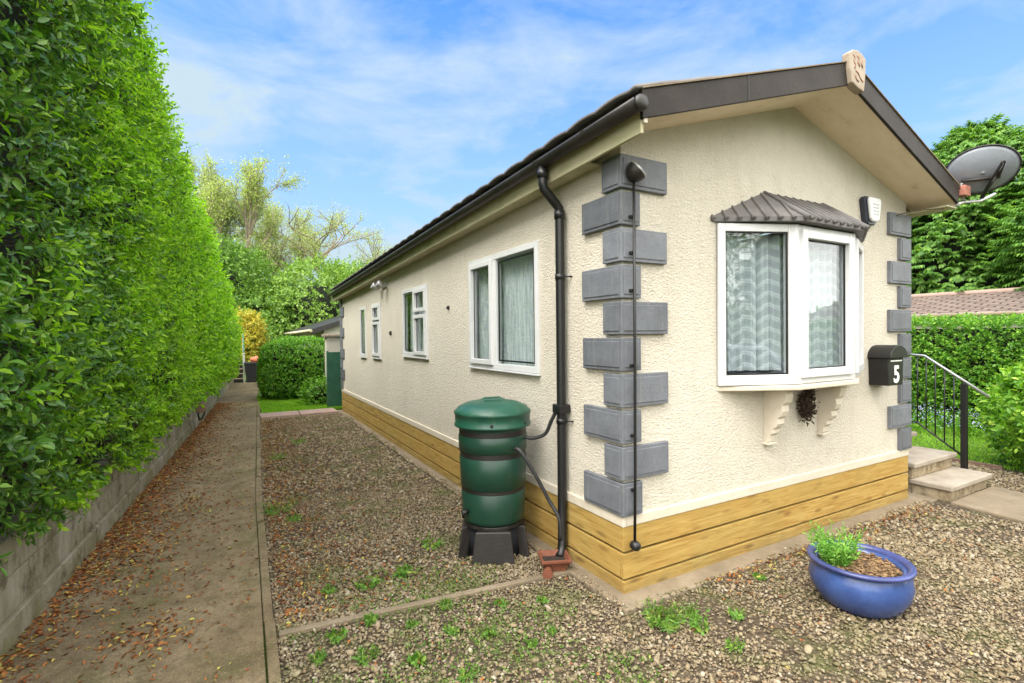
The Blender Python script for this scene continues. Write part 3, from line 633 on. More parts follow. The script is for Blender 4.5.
# ---- bay window: three facets, lace inside, tiled canopy, scrolled brackets
PB = [np.array(p) for p in ((.90, -.005), (1.47, -.235), (2.24, -.235), (2.81, -.005))]; bz0, bz1 = 1.315, 2.50
bw = None; frames = MB(); info = []
for i in range(3):
    a, b = PB[i], PB[i + 1]; d = b - a; ln = np.linalg.norm(d); d /= ln; nn = np.array((d[1], -d[0]))
    fn = (lambda a, d, nn: (lambda p: np.array((*(a + d * p[0] + nn * p[1]), p[2]))))(a, d, nn); info.append((fn, ln))
    panel(frames, fn, .002, ln - .002, bz0, bz1, .058, -.045, .02, .075)
for p in PB[1:3]:
    k = MB().lathe([(.034, bz0 + .001), (.034, bz1 - .001)], 16, (p[0], p[1] + .006, 0)); frames.add(k.v, k.f, True)
bw = frames.build('bay_window', MT['upvc'], H, bevel=.005)
for i, (fn, ln) in enumerate(info):
    a, b, c, d = .045, ln - .045, bz0 + .06, bz1 - .045
    if i > 0:
        s = MB(); panel(s, fn, .04, ln - .04, bz0 + .045, bz1 - .035, .062, -.02, .045); s.build('opening_sash', MT['upvc'], bw, bevel=.006)
        a, b, c, d = .09, ln - .09, bz0 + .1, bz1 - .09
    else:
        a, b, c, d = .05, ln - .05, bz0 + .07, bz1 - .05
    MB().box(a, b, -.008, 0, c, d).map(fn).build('pane', MT['glass'], bw)
    k = MB(); panel(k, fn, a + .004, b - .004, c, d, .016, -.004, .008); k.build('glazing_gasket', MT['black_metal'], bw)
    strip('curtain', fn, .05 if i == 0 else .01, ln - (.05 if i == 2 else -.02), bz0 + .10, bz1 - .06, -.11, MT['lace'], bw, .026, .105, 150, 5)
m = MB(); outer = [(.87, .012), (1.455, -.285), (2.255, -.285), (2.84, .012)]
m.prism([(x, y, bz0 - .042) for x, y in outer] + [], (0, 0, .038)); m.build('bay_sill', MT['cream'], bw, bevel=.008)
m = MB().prism([(.92, .02, bz0 + .002), (1.48, -.19, bz0 + .002), (2.23, -.19, bz0 + .002), (2.79, .02, bz0 + .002)], (0, 0, .01)); m.build('bay_floor', MT['white_paint'], bw)
m = MB().prism([(.91, .012, bz1), (1.475, -.225, bz1), (2.235, -.225, bz1), (2.80, .012, bz1)], (0, 0, .05)); m.build('bay_head', MT['cream'], bw)
cz0, cz1 = 2.545, 2.80; A, B, B2, A2 = [(x, y, cz0) for x, y in ((.83, 0.01), (1.45, -.33), (2.26, -.33), (2.88, .01))]; C, C2 = (1.46, .0, cz1), (2.25, .0, cz1)
m = MB(); dn = lambda p: (p[0], p[1], p[2] - .035)
m.add([A, B, C], [(0, 1, 2)]); m.add([B, B2, C2, C], [(0, 1, 2, 3)]); m.add([B2, A2, C2], [(0, 1, 2)])
m.add([A, dn(A), dn(B), B], [(0, 1, 2, 3)]); m.add([B, dn(B), dn(B2), B2], [(0, 1, 2, 3)]); m.add([B2, dn(B2), dn(A2), A2], [(0, 1, 2, 3)]); m.add([dn(A), dn(A2), dn(B2), dn(B)], [(0, 1, 2, 3)])
cn = m.build('bay_canopy', MT['roof'], H)
m = MB()
def rib(p, q, r=.013):
    p, q = np.array(p, float), np.array(q, float); d = (q - p) / np.linalg.norm(q - p); m.tube([p - d * .03, p + (q - p) * .5 + (0, 0, .002), q], [r * 1.15, r, r * .8], 8)
A_, B_, C_ = map(np.array, (A, B, C)); e = B_ - A_; el = np.linalg.norm(e); e /= el; upd = (C_ - A_) - e * ((C_ - A_) @ e); hC = np.linalg.norm(upd); upd /= hC; sC = (C_ - A_) @ e
for mir in (0, 1):
    k = 0
    for s in np.arange(.03, el - .02, .098):
        h = hC * (s / sC if s < sC else (el - s) / (el - sC)); h = max(h, .02)
        p = A_ + e * s; q = p + upd * h
        if mir: p = (3.71 - p[0], p[1], p[2]); q = (3.71 - q[0], q[1], q[2])
        rib(p, q)
for x in np.arange(1.51, 2.25, .1): rib((x, -.33, cz0), (x, -.01, cz1 - .008))
for p, q in ((B, C), (B2, C2)): rib(p, q, .017)
m.build('canopy_rib', MT['roof'], cn)
for bx in (1.44, 2.17):
    prof = [(0, 1.27), (-.185, 1.27), (-.19, 1.22), (-.175, 1.17), (-.15, 1.145), (-.155, 1.10), (-.14, 1.06), (-.115, 1.04), (-.118, 1.0), (-.10, .97), (-.075, .955), (-.075, .92), (-.05, .90), (-.045, .85), (0, .84)]
    m = MB().prism([(bx, y - .0, z) for y, z in prof], (.085, 0, 0)); m.box(bx - .012, bx + .097, -.05, .0, .825, .845); m.build('bay_bracket', MT['cream'], H, bevel=.004)
# ------------------------------------------------------------------ things fixed to the house
t = thing('wall_rod', 'slim black rod clipped down the near corner quoins below a hooded cowl', 'wall rod', (.11, -.06, .36))
m = MB().tube([(.050, -.066, 2.74), (.048, -.066, 1.6), (.046, -.062, .8), (.042, -.058, .36)], .0095, 8); m.build('rod', MT['black_metal'], t)
m = MB()
hemi = [(max(.004, .068 * math.sin(math.pi / 2 * i / 8)), -.075 * math.cos(math.pi / 2 * i / 8)) for i in range(9)]
m.lathe(hemi + [(.068, .012), (.058, .012), (.045, -.02), (.01, -.035)], 28, cap1=False)
rot = Vector((.55, -.50, .67)).to_track_quat('Z', 'Y').to_matrix(); cc = np.array((.062, -.085, 2.735))
m.map(lambda p: np.array(rot @ Vector(p)) + cc); cw = m.build('cowl', MT['gutter'], t)
m = MB().lathe([(.067, .0), (.071, .014), (.064, .016), (.064, .0)], 28, cap0=False, cap1=False).map(lambda p: np.array(rot @ Vector(p)) + cc); m.build('rim', MT['zinc'], cw)
MB().lathe([(.008, -.034), (.026, -.025), (.034, 0), (.026, .025), (.008, .034)], 18).map(lambda p: np.array((p[0] + .042, p[2] - .062, p[1] + .345))).build('end_cap', MT['black_plastic'], t)
for z in (2.45, 2.22, 1.98, 1.5, 1.05, .7):
    MB().box(.028, .064, -.058, -.034, z - .009, z + .009).build('clip', MT['black_metal'], t, bevel=.003)

t = thing('alarm_box', 'white and navy burglar alarm box high on the gable beside the bay canopy', 'alarm box', (2.96, 0, 2.8))
sh = [(-.10, .125), (.10, .125), (.125, .095), (.085, -.10), (.05, -.13), (-.05, -.13), (-.085, -.10), (-.125, .095)]
MB().prism([(2.955 + a, 0, 2.81 + b) for a, b in sh], (0, -.05, 0)).build('casing', MT['navy_plastic'], t, bevel=.008)
fc = MB().prism([(2.965 + a * .86, -.05, 2.818 + b * .86) for a, b in sh], (0, -.03, 0)).build('cover', MT['white_plastic'], t, bevel=.014)
m = MB()
for i, (a, b, w) in enumerate(((-.05, .05, .1), (-.045, .02, .04), (.01, .02, .035), (-.045, -.01, .035), (.005, -.012, .04), (-.04, -.04, .08))): m.box(2.965 + a, 2.965 + a + w, -.0825, -.079, 2.81 + b - .006, 2.81 + b + .006)
m.build('printed_mark', MT['grey_mark'], fc)

t = thing('letterbox', 'black arched metal letterbox numbered 5 on the front wall right of the bay window', 'letterbox', (3.12, 0, 1.2))
x0, x1, yb, z0, z1 = 2.985, 3.265, -.165, 1.205, 1.455
MB().prism([(x0, 0, z1), (x0 + .01, 0, z0), (x1 - .01, 0, z0), (x1, 0, z1)], (0, yb, 0)).build('body', MT['black_metal'], t, bevel=.006)
arc = [(3.125 - .158 * math.cos(math.pi * k / 14), z1 + .118 * math.sin(math.pi * k / 14) - .0) for k in range(15)]
MB().prism([(a, .0, b + .002) for a, b in arc] , (0, yb - .03, 0)).build('lid', MT['black_metal'], t, bevel=.005)
f = bpy.data.curves.new('five', 'FONT'); f.body = '5'; f.size = .215; f.extrude = .0015; f.offset = .006; f.align_x = 'CENTER'
fo = bpy.data.objects.new('five', f); col.objects.link(fo); fo.matrix_world = Matrix.Translation((3.13, yb - .0035, 1.235)) @ Matrix.Rotation(R(90), 4, 'X')
bpy.context.view_layer.update(); dg = bpy.context.evaluated_depsgraph_get()
me = bpy.data.meshes.new_from_object(fo.evaluated_get(dg)); me.transform(fo.matrix_world); bpy.data.objects.remove(fo)
me.materials.clear(); me.materials.append(MT['white_paint']); no = bpy.data.objects.new('house_number', me); col.objects.link(no); no.parent = t; no.matrix_parent_inverse = Matrix.Translation(-t.location)
MB().box(x0 + .04, x1 - .035, yb - .004, yb - .001, 1.425, 1.436).build('slot_line', MT['white_paint'], t)

# dried wreath under the bay
t = None
B = []; n = 520
a = rng.uniform(0, 6.28, n); rad = .066 + rng.normal(0, .020, n)
P = np.stack([1.93 + rad * np.cos(a) * .78, -.055 + rng.normal(0, .02, n), 1.09 + rad * np.sin(a) * 1.15], 1); P2 = np.stack([1.97 + rng.normal(0, .018, 120), -.05 + rng.normal(0, .015, 120), rng.uniform(1.14, 1.24, 120)], 1); P = np.concatenate([P, P2])
V1 = leaf_geo(P, rng.normal(size=P.shape), rng.normal(size=P.shape), rng.uniform(.02, .045, len(P)), rng.uniform(.012, .02, len(P)))
o = np_mesh('wreath', *V1, MT['dead_vine']); tag(o, 'small dark dried wreath hanging below the bay window between the two brackets', 'wreath')

# twin security lights on the far part of the side wall
t = thing('security_light', 'twin grey spotlights on a bracket under the eaves above the far windows', 'security light', (0, 5.7, 2.52))
MB().box(-.03, 0, 5.60, 5.78, 2.50, 2.58).build('bracket', MT['zinc'], t, bevel=.006)
for y in (5.55, 5.88):
    m = MB().lathe([(.03, -.07), (.05, -.03), (.058, .05), (.05, .055)], 18); r2 = Matrix.Rotation(R(-65), 3, 'Y')
    m.map(lambda p: np.array(r2 @ Vector(p)) + np.array((-.12, y, 2.53))); ll = m.build('lamp_head', MT['zinc'], t)
    MB().tube([(-.02, 5.69, 2.54), (-.08, y, 2.545)], .012, 8).build('lamp_arm', MT['zinc'], t)

# satellite dish on the far eave corner
t = thing('satellite_dish', 'grey oval satellite dish seen from behind on the right eave corner', 'satellite dish', (3.93, -.3, 3.05))
dc = Vector((4.10, -.45, 3.235)); ax = Vector((.72, .42, .62)).normalized(); sx = Vector((.60, -.82, .02)); sx = (sx - ax * sx.dot(ax)).normalized(); sy = ax.cross(sx)
V = []; F = []; nr, na = 8, 48
for i in range(nr + 1):
    r = i / nr
    for k in range(na):
        a = 2 * math.pi * k / na; p = dc + sx * (.275 * r * math.cos(a)) + sy * (.235 * r * math.sin(a)) + ax * (.075 * (r * r - 1) + .0); V.append(p)
F = [(i * na + k, i * na + (k + 1) % na, (i + 1) * na + (k + 1) % na, (i + 1) * na + k) for i in range(nr) for k in range(na)]
d_ = np_mesh('reflector', np.array([tuple(v) for v in V]), np.array(F), MT['dish'], t, True); s_ = d_.modifiers.new('s', 'SOLIDIFY'); s_.thickness = .008
rimP = [tuple(dc + sx * (.277 * math.cos(a)) + sy * (.237 * math.sin(a))) for a in np.linspace(0, 2 * math.pi, 49)]
MB().tube(rimP, .008, 6).build('dish_rim', MT['stand'], d_)
bc = dc - ax * .10
def P3(u, v, w): return tuple(bc + sx * u + sy * v - ax * w)
MB().tube([P3(-.15, .06, -.02), P3(.13, .05, -.02)], .016, 8).build('cross_bar', MT['stand'], t)
m = MB().tube([(4.02, -.34, 2.96), (4.04, -.33, 3.10), (4.07, -.31, 3.27)], .017, 10); m.build('mast', MT['zinc'], t)
MB().tube([P3(.10, .02, .03), P3(.11, -.12, .04), (4.20, -.42, 2.99)], .018, 8).build('brace', MT['stand'], t)
MB().tube([(3.86, -.36, 2.90), (4.02, -.34, 2.945), (4.22, -.40, 2.965), (4.42, -.45, 3.05)], .014, 8).build('feed_arm', MT['zinc'], t)
MB().box(3.90, 4.02, -.40, -.30, 2.99, 3.085).build('mount_block', MT['brick'], t, bevel=.005)
MB().tube([(3.72, -.30, 2.86), (3.60, -.20, 2.86), (3.45, -.06, 2.83), (3.4, -.012, 2.80)], .006, 6).build('cable', MT['twig'], t)

# ------------------------------------------------------------------ water butt, stand, hoses, drain hopper
bx, by = -.405, 1.06
t = thing('water_butt_stand', 'dark brown plastic stand carrying the green water butt on the gravel', 'stand', (bx, by, 0))
m = MB()
def ring(r, z, n=8, ph=.22): return [(bx + r * math.cos(2 * math.pi * k / n + ph), by + r * math.sin(2 * math.pi * k / n + ph), z) for k in range(n)]
m.prism([(bx + .235 * math.cos(2 * math.pi * k / 16), by + .235 * math.sin(2 * math.pi * k / 16), .235) for k in range(16)], (0, 0, .03)); m.build('top_plate', MT['stand'], t, bevel=.006)
for k in range(4):
    a = math.pi / 2 * k + R(-118); ca, sa = math.cos(a), math.sin(a)
    q = lambda r, w, z: (bx + r * ca - w * sa, by + r * sa + w * ca, z)
    m = MB(); m.add([q(.275, -.165, -.01), q(.275, .165, -.01), q(.20, .135, -.01), q(.20, -.135, -.01), q(.242, -.135, .236), q(.242, .135, .236), q(.16, .095, .236), q(.16, -.095, .236)],
                    [(0, 3, 2, 1), (4, 5, 6, 7), (0, 1, 5, 4), (1, 2, 6, 5), (2, 3, 7, 6), (3, 0, 4, 7)])
    m.build('leg', MT['stand'], t, bevel=.01)
MB().lathe([(.225, 0), (.205, .235)], 12, (bx, by, 0)).build('core', MT['bin'], t)
t = thing('water_butt', 'dark green ribbed plastic water butt with domed lid beside the long wall', 'water butt', (bx, by, .267))
MB().lathe([(.215, .267), (.236, .273), (.243, .30), (.252, .500), (.247, .506), (.247, .536), (.255, .542), (.264, .765), (.257, .771), (.257, .812), (.267, .818), (.271, .93), (.264, .936), (.264, 1.01), (.27, 1.015), (.27, 1.02)], 56, (bx, by, 0)).build('barrel', MT['butt'], t)
for z0, z1, r in ((.507, .535, .2478), (.772, .811, .2578), (.937, .975, .2648)): MB().lathe([(r, z0), (r, z1)], 56, (bx, by, 0), False, False).build('dirt_band', MT['stand'], t)
ld = MB().lathe([(.288, 1.0), (.300, 1.003), (.302, 1.018), (.294, 1.023), (.296, 1.092), (.303, 1.097), (.302, 1.115), (.285, 1.128), (.272, 1.146), (.20, 1.178), (.10, 1.194), (.0, 1.197)], 64, (bx, by, 0), False, False).build('lid', MT['butt_lid'], t)
ca, sa = math.cos(R(-25)), math.sin(R(-25))
m = MB()
for sgn in (-1, 1): m.prism([(bx + (u * ca - sgn * .055 * sa), by + (u * sa + sgn * .055 * ca), z) for u, z in ((-.13, 1.178), (-.06, 1.21), (.06, 1.213), (.13, 1.178))], (-.026 * sa * sgn, .026 * ca * sgn, -.002))
m.prism([(bx + (u * ca + .055 * sa), by + (u * sa - .055 * ca), z) for u, z in ((.02, 1.19), (.06, 1.214), (.12, 1.188), (.13, 1.178))], (-.11 * sa, .11 * ca, 0)); m.build('lid_grip', MT['butt_lid'], ld, bevel=.004)
m = MB().tube([(bx - .245, by - .05, .37), (bx - .29, by - .06, .365)], .018, 10).tube([(bx - .283, by - .06, .385), (bx - .285, by - .06, .33)], .012, 8); m.build('tap', MT['black_plastic'], t)
for a in (-118, -60): MB().lathe([(.012, 0), (.012, .01)], 10, cap1=True).map(lambda p: np.array((bx + (.29 + p[2]) * math.cos(R(a)) - p[0] * math.sin(R(a)), by + (.29 + p[2]) * math.sin(R(a)) + p[0] * math.cos(R(a)), 1.035 + p[1]))).build('bolt', MT['black_plastic'], t)
def smooth_path(P, n=24):
    P = np.array(P, float); P = np.vstack([2 * P[0] - P[1], P, 2 * P[-1] - P[-2]]); out = []
    for i in range(1, len(P) - 2):
        for u in np.linspace(0, 1, n // (len(P) - 3) + 1)[:-1]:
            a, b, c, d = P[i - 1:i + 3]; out.append(.5 * ((2 * b) + (c - a) * u + (2 * a - 5 * b + 4 * c - d) * u * u + (3 * b - a - 3 * c + d) * u ** 3))
    return out + [P[-2]]
h1 = smooth_path([(bx + .17, by - .195, .918), (bx + .22, by - .25, .910), (bx + .28, by - .33, .95), (bx + .30, by - .39, 1.06), (-.085, .62, 1.15)])
o = MB().tube(h1, .0145, 10).build('hose', MT['hose']); tag(o, 'short grey hose from the top of the water butt up to the downpipe', 'hose', 'grey hoses on the water butt')
h2 = smooth_path([(bx + .05, by - .262, .855), (bx + .08, by - .31, .83), (bx + .17, by - .36, .66), (bx + .26, by - .40, .47), (-.10, .59, .34), (-.085, .59, .18)])
o = MB().tube(h2, .0145, 10).build('hose', MT['hose']); tag(o, 'longer grey hose slanting down from the water butt to the foot of the downpipe', 'hose', 'grey hoses on the water butt')
t = thing('drain_hopper', 'small square terracotta drain hopper under the foot of the downpipe', 'drain hopper', (-.2, .55, 0))
ang = R(-22)
def hp(u, v, z): return (-.185 + u * math.cos(ang) - v * math.sin(ang), .53 + u * math.sin(ang) + v * math.cos(ang), z)
m = MB(); rings = [(.065, .055, 0.0), (.08, .07, .06), (.098, .085, .085), (.108, .096, .09), (.108, .096, .112), (.094, .082, .112), (.075, .062, .07)]
V = [hp(su * a, sv * b, z) for a, b, z in rings for su, sv in ((-1, -1), (1, -1), (1, 1), (-1, 1))]
m.add(V, [(i * 4 + k, i * 4 + (k + 1) % 4, i * 4 + 4 + (k + 1) % 4, i * 4 + 4 + k) for i in range(len(rings) - 1) for k in range(4)]); m.build('bowl', MT['terracotta'], t, bevel=.004)
m = MB().add([hp(-.08, -.07, .078), hp(.08, -.07, .078), hp(.08, .07, .078), hp(-.08, .07, .078)], [(0, 1, 2, 3)]); m.build('silt', MT['dark_soil'], t)
m = MB().tube([hp(-.06, -.075, .045), hp(-.075, -.13, .04)], .03, 14).tube([hp(-.073, -.118, .04), hp(-.077, -.135, .04)], .037, 14); m.build('spigot', MT['terracotta'], t)

# ------------------------------------------------------------------ blue pot
px, pyy = 1.21, -.80
t = thing('planter', 'round glazed blue pot with a dark rim standing on the gravel', 'planter', (px, pyy, 0))
MB().lathe([(.15, -.005), (.185, .0), (.225, .04), (.262, .10), (.275, .16), (.268, .215), (.25, .25), (.242, .262), (.22, .262), (.22, .20)], 64, (px, pyy, 0), True, False).build('pot', MT['glaze'], t)
MB().lathe([(.244, .256), (.262, .262), (.280, .267), (.284, .277), (.280, .287), (.264, .290), (.248, .286), (.240, .272), (.236, .245)], 64, (px, pyy, 0), False, False).build('rim', MT['rimglaze'], t)
so_ = MB().lathe([(.238, .236), (.15, .246), (.06, .252), (.0, .252)], 24, (px, pyy, 0), False, False).build('soil', MT['bark_mulch'], t)
n = 420; r = np.sqrt(rng.uniform(0, 1, n)) * .2; a = rng.uniform(0, 6.28, n)
B_ = np.stack([px + r * np.cos(a), pyy + r * np.sin(a), .248 + rng.uniform(0, .012, n)], 1); d = norm(rng.normal(size=(n, 3)) * (1, 1, .18)); np_mesh('bark_chips', *merge([tri_twigs(B_, B_ + d * rng.uniform(.02, .07, (n, 1)), .0035), leaf_geo(B_, d, np.tile((0, 0, 1.), (n, 1)) + rng.normal(size=(n, 3)) * .3, rng.uniform(.02, .045, n), rng.uniform(.01, .018, n))]), MT['straw'], so_)
# feathery herb in the pot
n = 110; a = rng.uniform(0, 6.28, n); r = np.sqrt(rng.uniform(0, 1, n)) * .06; c0 = np.array((px - .115, pyy + .075, .255))
Bh = c0 + np.stack([r * np.cos(a), r * np.sin(a), np.zeros(n)], 1); Dh = np.stack([np.cos(a) * .55, np.sin(a) * .55, rng.uniform(.6, 1.9, n)], 1); Ls = rng.uniform(.10, .25, n)
th = thing('herb_plant', 'bright green feathery herb growing at the back of the blue pot', 'plant', tuple(c0))
np_mesh('foliage', *shoots(Bh, Dh, Ls, 11, .036, .0095, 1, .85, .05, .3), MT['herb_leaf'], th); np_mesh('stem', *tri_twigs(Bh, Bh + norm(Dh) * Ls[:, None], .0022), MT['herb_leaf'], th)

# ------------------------------------------------------------------ steps and handrail at the far right corner
t = thing('steps', 'pale stone steps with slab treads climbing beside the right end of the home', 'steps', (4.45, .4, 0))
for i, (x0, x1, y0, y1, zt) in enumerate(((3.99, 4.96, -.27, .10, .155), (3.96, 4.95, .03, .45, .325), (3.93, 4.93, .40, 1.9, .50))):
    MB().box(x0, x1, y0, y1, zt - .05, zt).build('tread', MT['slab'], t, bevel=.01)
    m = MB(); xx = x0 + .03
    while xx < x1 - .05:
        w = min(random.uniform(.2, .34), x1 - .03 - xx); m.box(xx, xx + w - .008, y0 + .03 + random.uniform(0, .008), y1 - .01, -.02 if i == 0 else zt - .17, zt - .0535); xx += w
    m.build('riser', MT['riser'], t, bevel=.012)
    MB().box(x0 + .06, x1 - .06, y0 + .06, y1 - .02 + (.0 if i < 2 else -.02), -.02, zt - .0545).build('infill', MT['riser'], t)
t = thing('handrail', 'black metal handrail with a pale top rail beside the stone steps', 'handrail', (5.03, .0, 0))
hx = 5.03
P = [(hx, -.22, .97), (hx, .37, 1.405), (hx, .55, 1.42), (hx, 1.9, 1.42)]
MB().tube(P, .015, 8).build('top_rail', MT['rail_metal'], t)
MB().box(hx - .027, hx + .027, -.03, .024, -.02, 1.10).build('post', MT['black_metal'], t, bevel=.003)
MB().box(hx - .027, hx + .027, 1.85, 1.904, -.02, 1.41).build('post', MT['black_metal'], t, bevel=.003)
MB().tube([(hx, -.0, .27), (hx, .45, .60), (hx, 1.87, .62)], .011, 8).build('bottom_rail', MT['black_metal'], t)
for y in np.arange(.09, 1.8, .088):
    zb_ = .27 + .33 * min(y, .45) / .45; zt_ = .97 + .435 * min(1, (y + .22) / .59)
    MB().tube([(hx, y, zb_), (hx, y, zt_)], .0075, 6).build('baluster', MT['black_metal'], t)

# ------------------------------------------------------------------ things beyond the home along the path
t = thing('garden_gate', 'dark green boarded gate panel at the far end of the home', 'gate', (.3, 10.05, 0))
for k in range(5): MB().box(-.21 + k * .2, -.215 + (k + 1) * .2, 10.03, 10.055, .06, 1.35).build('board', MT['green_paint'], t)
MB().box(-.25, -.21, 10.02, 10.09, -.02, 1.38).build('post', MT['green_paint'], t); MB().box(-.21, .8, 10.056, 10.085, 1.15, 1.24).box(-.21, .8, 10.056, 10.085, .2, .29).build('rail', MT['green_paint'], t)
t = thing('utility_cabinet', 'small cream cabinet with a lid showing above the green gate', 'cabinet', (.12, 10.7, 0))
MB().box(-.16, .35, 10.6, 10.9, -.02, 1.72).build('body', MT['nwall'], t, bevel=.01); MB().box(-.23, .4, 10.54, 10.95, 1.72, 1.78).build('lid', MT['ridgecap'], t, bevel=.008)
# neighbouring home end-on
t = thing('neighbouring_home', 'white neighbouring home with a dark sloping verge behind the round bush', 'mobile home', (2, 20, 0))
nx0, ny0 = .5, 15.4
MB().prism([(nx0, ny0, -.05), (nx0 + 3.8, ny0, -.05), (nx0 + 3.8, ny0, 1.95), (nx0 + 1.9, ny0, 2.58), (nx0, ny0, 1.95)], (0, 9, 0)).build('wall', MT['nwall'], t)
zn = lambda u: 2.72 - .33 * abs(u - 1.9)
for a, b in ((-.42, 1.9), (1.9, 4.2)):
    MB().prism([(nx0 + a, ny0 - .3, zn(a) - .14), (nx0 + b, ny0 - .3, zn(b) - .14), (nx0 + b, ny0 - .3, zn(b)), (nx0 + a, ny0 - .3, zn(a))], (0, .03, 0)).build('verge_board', MT['gutter'], t)
    MB().prism([(nx0 + a, ny0 - .26, zn(a) - .03), (nx0 + b, ny0 - .26, zn(b) - .03), (nx0 + b, ny0 - .26, zn(b) + .02), (nx0 + a, ny0 - .26, zn(a) + .02)], (0, 9.4, 0)).build('roof', MT['stand'], t)
MB().tube([(nx0 - .44, ny0 - .3, 1.93), (nx0 - .44, ny0 + 9, 1.90)], .05, 10).build('gutter', MT['fascia'], t)
MB().box(nx0 + .9, nx0 + 1.5, ny0 - .02, ny0 + .02, .95, 1.75).build('window', MT['upvc'], t)
# round clipped bush, low shrub: see planting. post with a cap
t = thing('marker_post', 'short weathered wooden post with a black fitting at the path edge by the bush', 'post', (-1.47, 13.2, 0))
MB().box(-1.50, -1.44, 13.17, 13.23, -.02, .62).build('post', MT['post_wood'], t, bevel=.006); MB().box(-1.54, -1.47, 13.13, 13.17, .28, .36).build('fitting', MT['black_plastic'], t, bevel=.006)
t = thing('garden_lamp', 'small brown box lantern on a black bracket fixed to the garden wall', 'lamp', (-2.69, 8.0, .5))
gx_, gy_ = float(xw(8.0)) + .19, 8.0
MB().box(gx_ - .09, gx_ + .07, gy_ - .08, gy_ + .08, .40, .56).build('shade', MT['post_wood'], t, bevel=.01)
m = MB().tube([(gx_ - .06, gy_, .40), (gx_ - .04, gy_, .27)], .014, 8).tube([(gx_ + .05, gy_, .40), (gx_ + .0, gy_, .28), (gx_ - .05, gy_, .26)], .014, 8); m.build('bracket', MT['black_metal'], t)
t = thing('wheelie_bin', 'black plastic bin with a white sticker at the end of the path', 'bin', (-1.45, 19.3, 0))
MB().prism([(-1.74, 19.05, 0), (-1.18, 19.05, 0), (-1.14, 19.0, .72), (-1.80, 19.0, .72)], (0, .6, 0)).build('body', MT['bin'], t, bevel=.02)
MB().box(-1.83, -1.11, 18.96, 19.66, .722, .78).build('lid', MT['bin'], t, bevel=.02); MB().box(-1.36, -1.24, 18.985, 19.0, .42, .58).build('sticker', MT['white_paint'], t)
m = MB().lathe([(.10, 0), (.15, .03), (.17, .10), (.12, .19), (.04, .22)], 14).map(lambda p: p + np.array((-1.42 + .2 * p[0], 19.25, .782)) + np.array((.03 * math.sin(40 * p[1]), 0, .02 * math.sin(30 * p[0]))))
tag(m.build('bag', MT['orange']), 'crumpled orange bag lying on the black bin lid', 'bag')
t = thing('bank_steps', 'narrow concrete steps rising at the far end of the path', 'steps', (-2.1, 19.6, 0))
for k in range(5): MB().box(-2.32, -1.86, 19.3 + .24 * k, 20.9, .17 * k - .02, .17 * (k + 1) - .03).build('riser', MT['stand'], t); MB().box(-2.34, -1.84, 19.27 + .24 * k, 19.54 + .24 * k, .17 * (k + 1) - .029, .17 * (k + 1)).build('tread', MT['concrete'], t)
t = thing('step_rail', 'pale green painted rail post beside the far concrete steps', 'handrail', (-1.82, 19.3, 0))
MB().box(-1.845, -1.795, 19.2, 19.25, 0, 1.15).build('post', MT['upvc'], t, bevel=.005); MB().box(-1.845, -1.795, 20.3, 20.35, .5, 1.9).build('post', MT['upvc'], t); MB().prism([(-1.84, 19.2, 1.15), (-1.8, 19.2, 1.15), (-1.8, 20.35, 1.9), (-1.84, 20.35, 1.9)], (0, 0, .05)).build('top_rail', MT['green_paint'], t)
# neighbouring bungalow to the right
t = thing('bungalow', 'low neighbouring bungalow with a pinkish brown tiled roof beyond the right hedge', 'bungalow', (19, 3, 0))
ey, ez, rx_, rz_ = 15.9, 2.2, 18.9, 2.92
MB().prism([(16.3, -9, -.05), (21.6, -9, -.05), (21.6, -9, 2.25), (18.95, -9, 2.85), (16.3, -9, 2.25)], (0, 24, 0)).build('wall', MT['nwall'], t)
V = np.array([(ey, -9.3, ez), (ey, 15.3, ez), (rx_, 15.3, rz_), (rx_, -9.3, rz_)]); np_mesh('roof', V, np.array([[0, 3, 2, 1]]), MT['ntile'], t, uv=np.array([(0, 0), (24.6, 0), (24.6, 3.1), (0, 3.1)], float))
MB().prism([(rx_, -9.3, rz_), (22, -9.3, 2.15), (22, 15.3, 2.15), (rx_, 15.3, rz_)], (0, 0, .02)).build('roof', MT['roof'], t)
MB().tube([(rx_, -9.3, rz_ + .0), (rx_, 15.3, rz_)], .09, 8).build('ridge_tile', MT['pink_slab'], t)
MB().box(ey - .02, ey + .03, -9.3, 15.3, ez - .2, ez - .0).build('fascia', MT['white_paint'], t); MB().tube([(ey - .08, -9.3, ez - .06), (ey - .08, 15.3, ez - .06)], .055, 8).build('gutter', MT['concrete'], t)
# ------------------------------------------------------------------ planting
CAM = np.array((-2.192, -2.486, 1.7))
# tall hedge
HY0, HY1 = -.4, 18.7
def hedge_top(y): return np.interp(y, [-2, 3.5, 4.5, 6, 9, 13.6, 16.2, 17.6, 18.7], [5.35, 5.3, 5.05, 4.5, 4.12, 3.6, 3.0, 2.7, 2.2])
def hedge_face(y, z):
    H_ = hedge_top(y); P = np.stack([np.zeros_like(y), y, z], -1)
    f = .20 + .085 * vnoise(P, 1.1, 3) + .065 * vnoise(P, 3.2, 4)
    f = f - .10 * np.clip((.95 - z) / .4, 0, 1) - .30 * np.clip((z - H_ + .5) / .5, 0, 1) ** 2
    return xw(y) + f
def hedge_bottom(y): return .57 + .10 * np.sin(y * 2.1) * np.sin(y * .77 + 1) + np.where(y < 2.6, .05, 0) + np.where(np.abs(y - 7.6) < 1.0, .10, 0)
th = thing('hedge', 'very tall clipped green hedge growing along the top of the garden wall', 'hedge', (-3.5, 9, .6))
parts = []; dark = []; tw = []
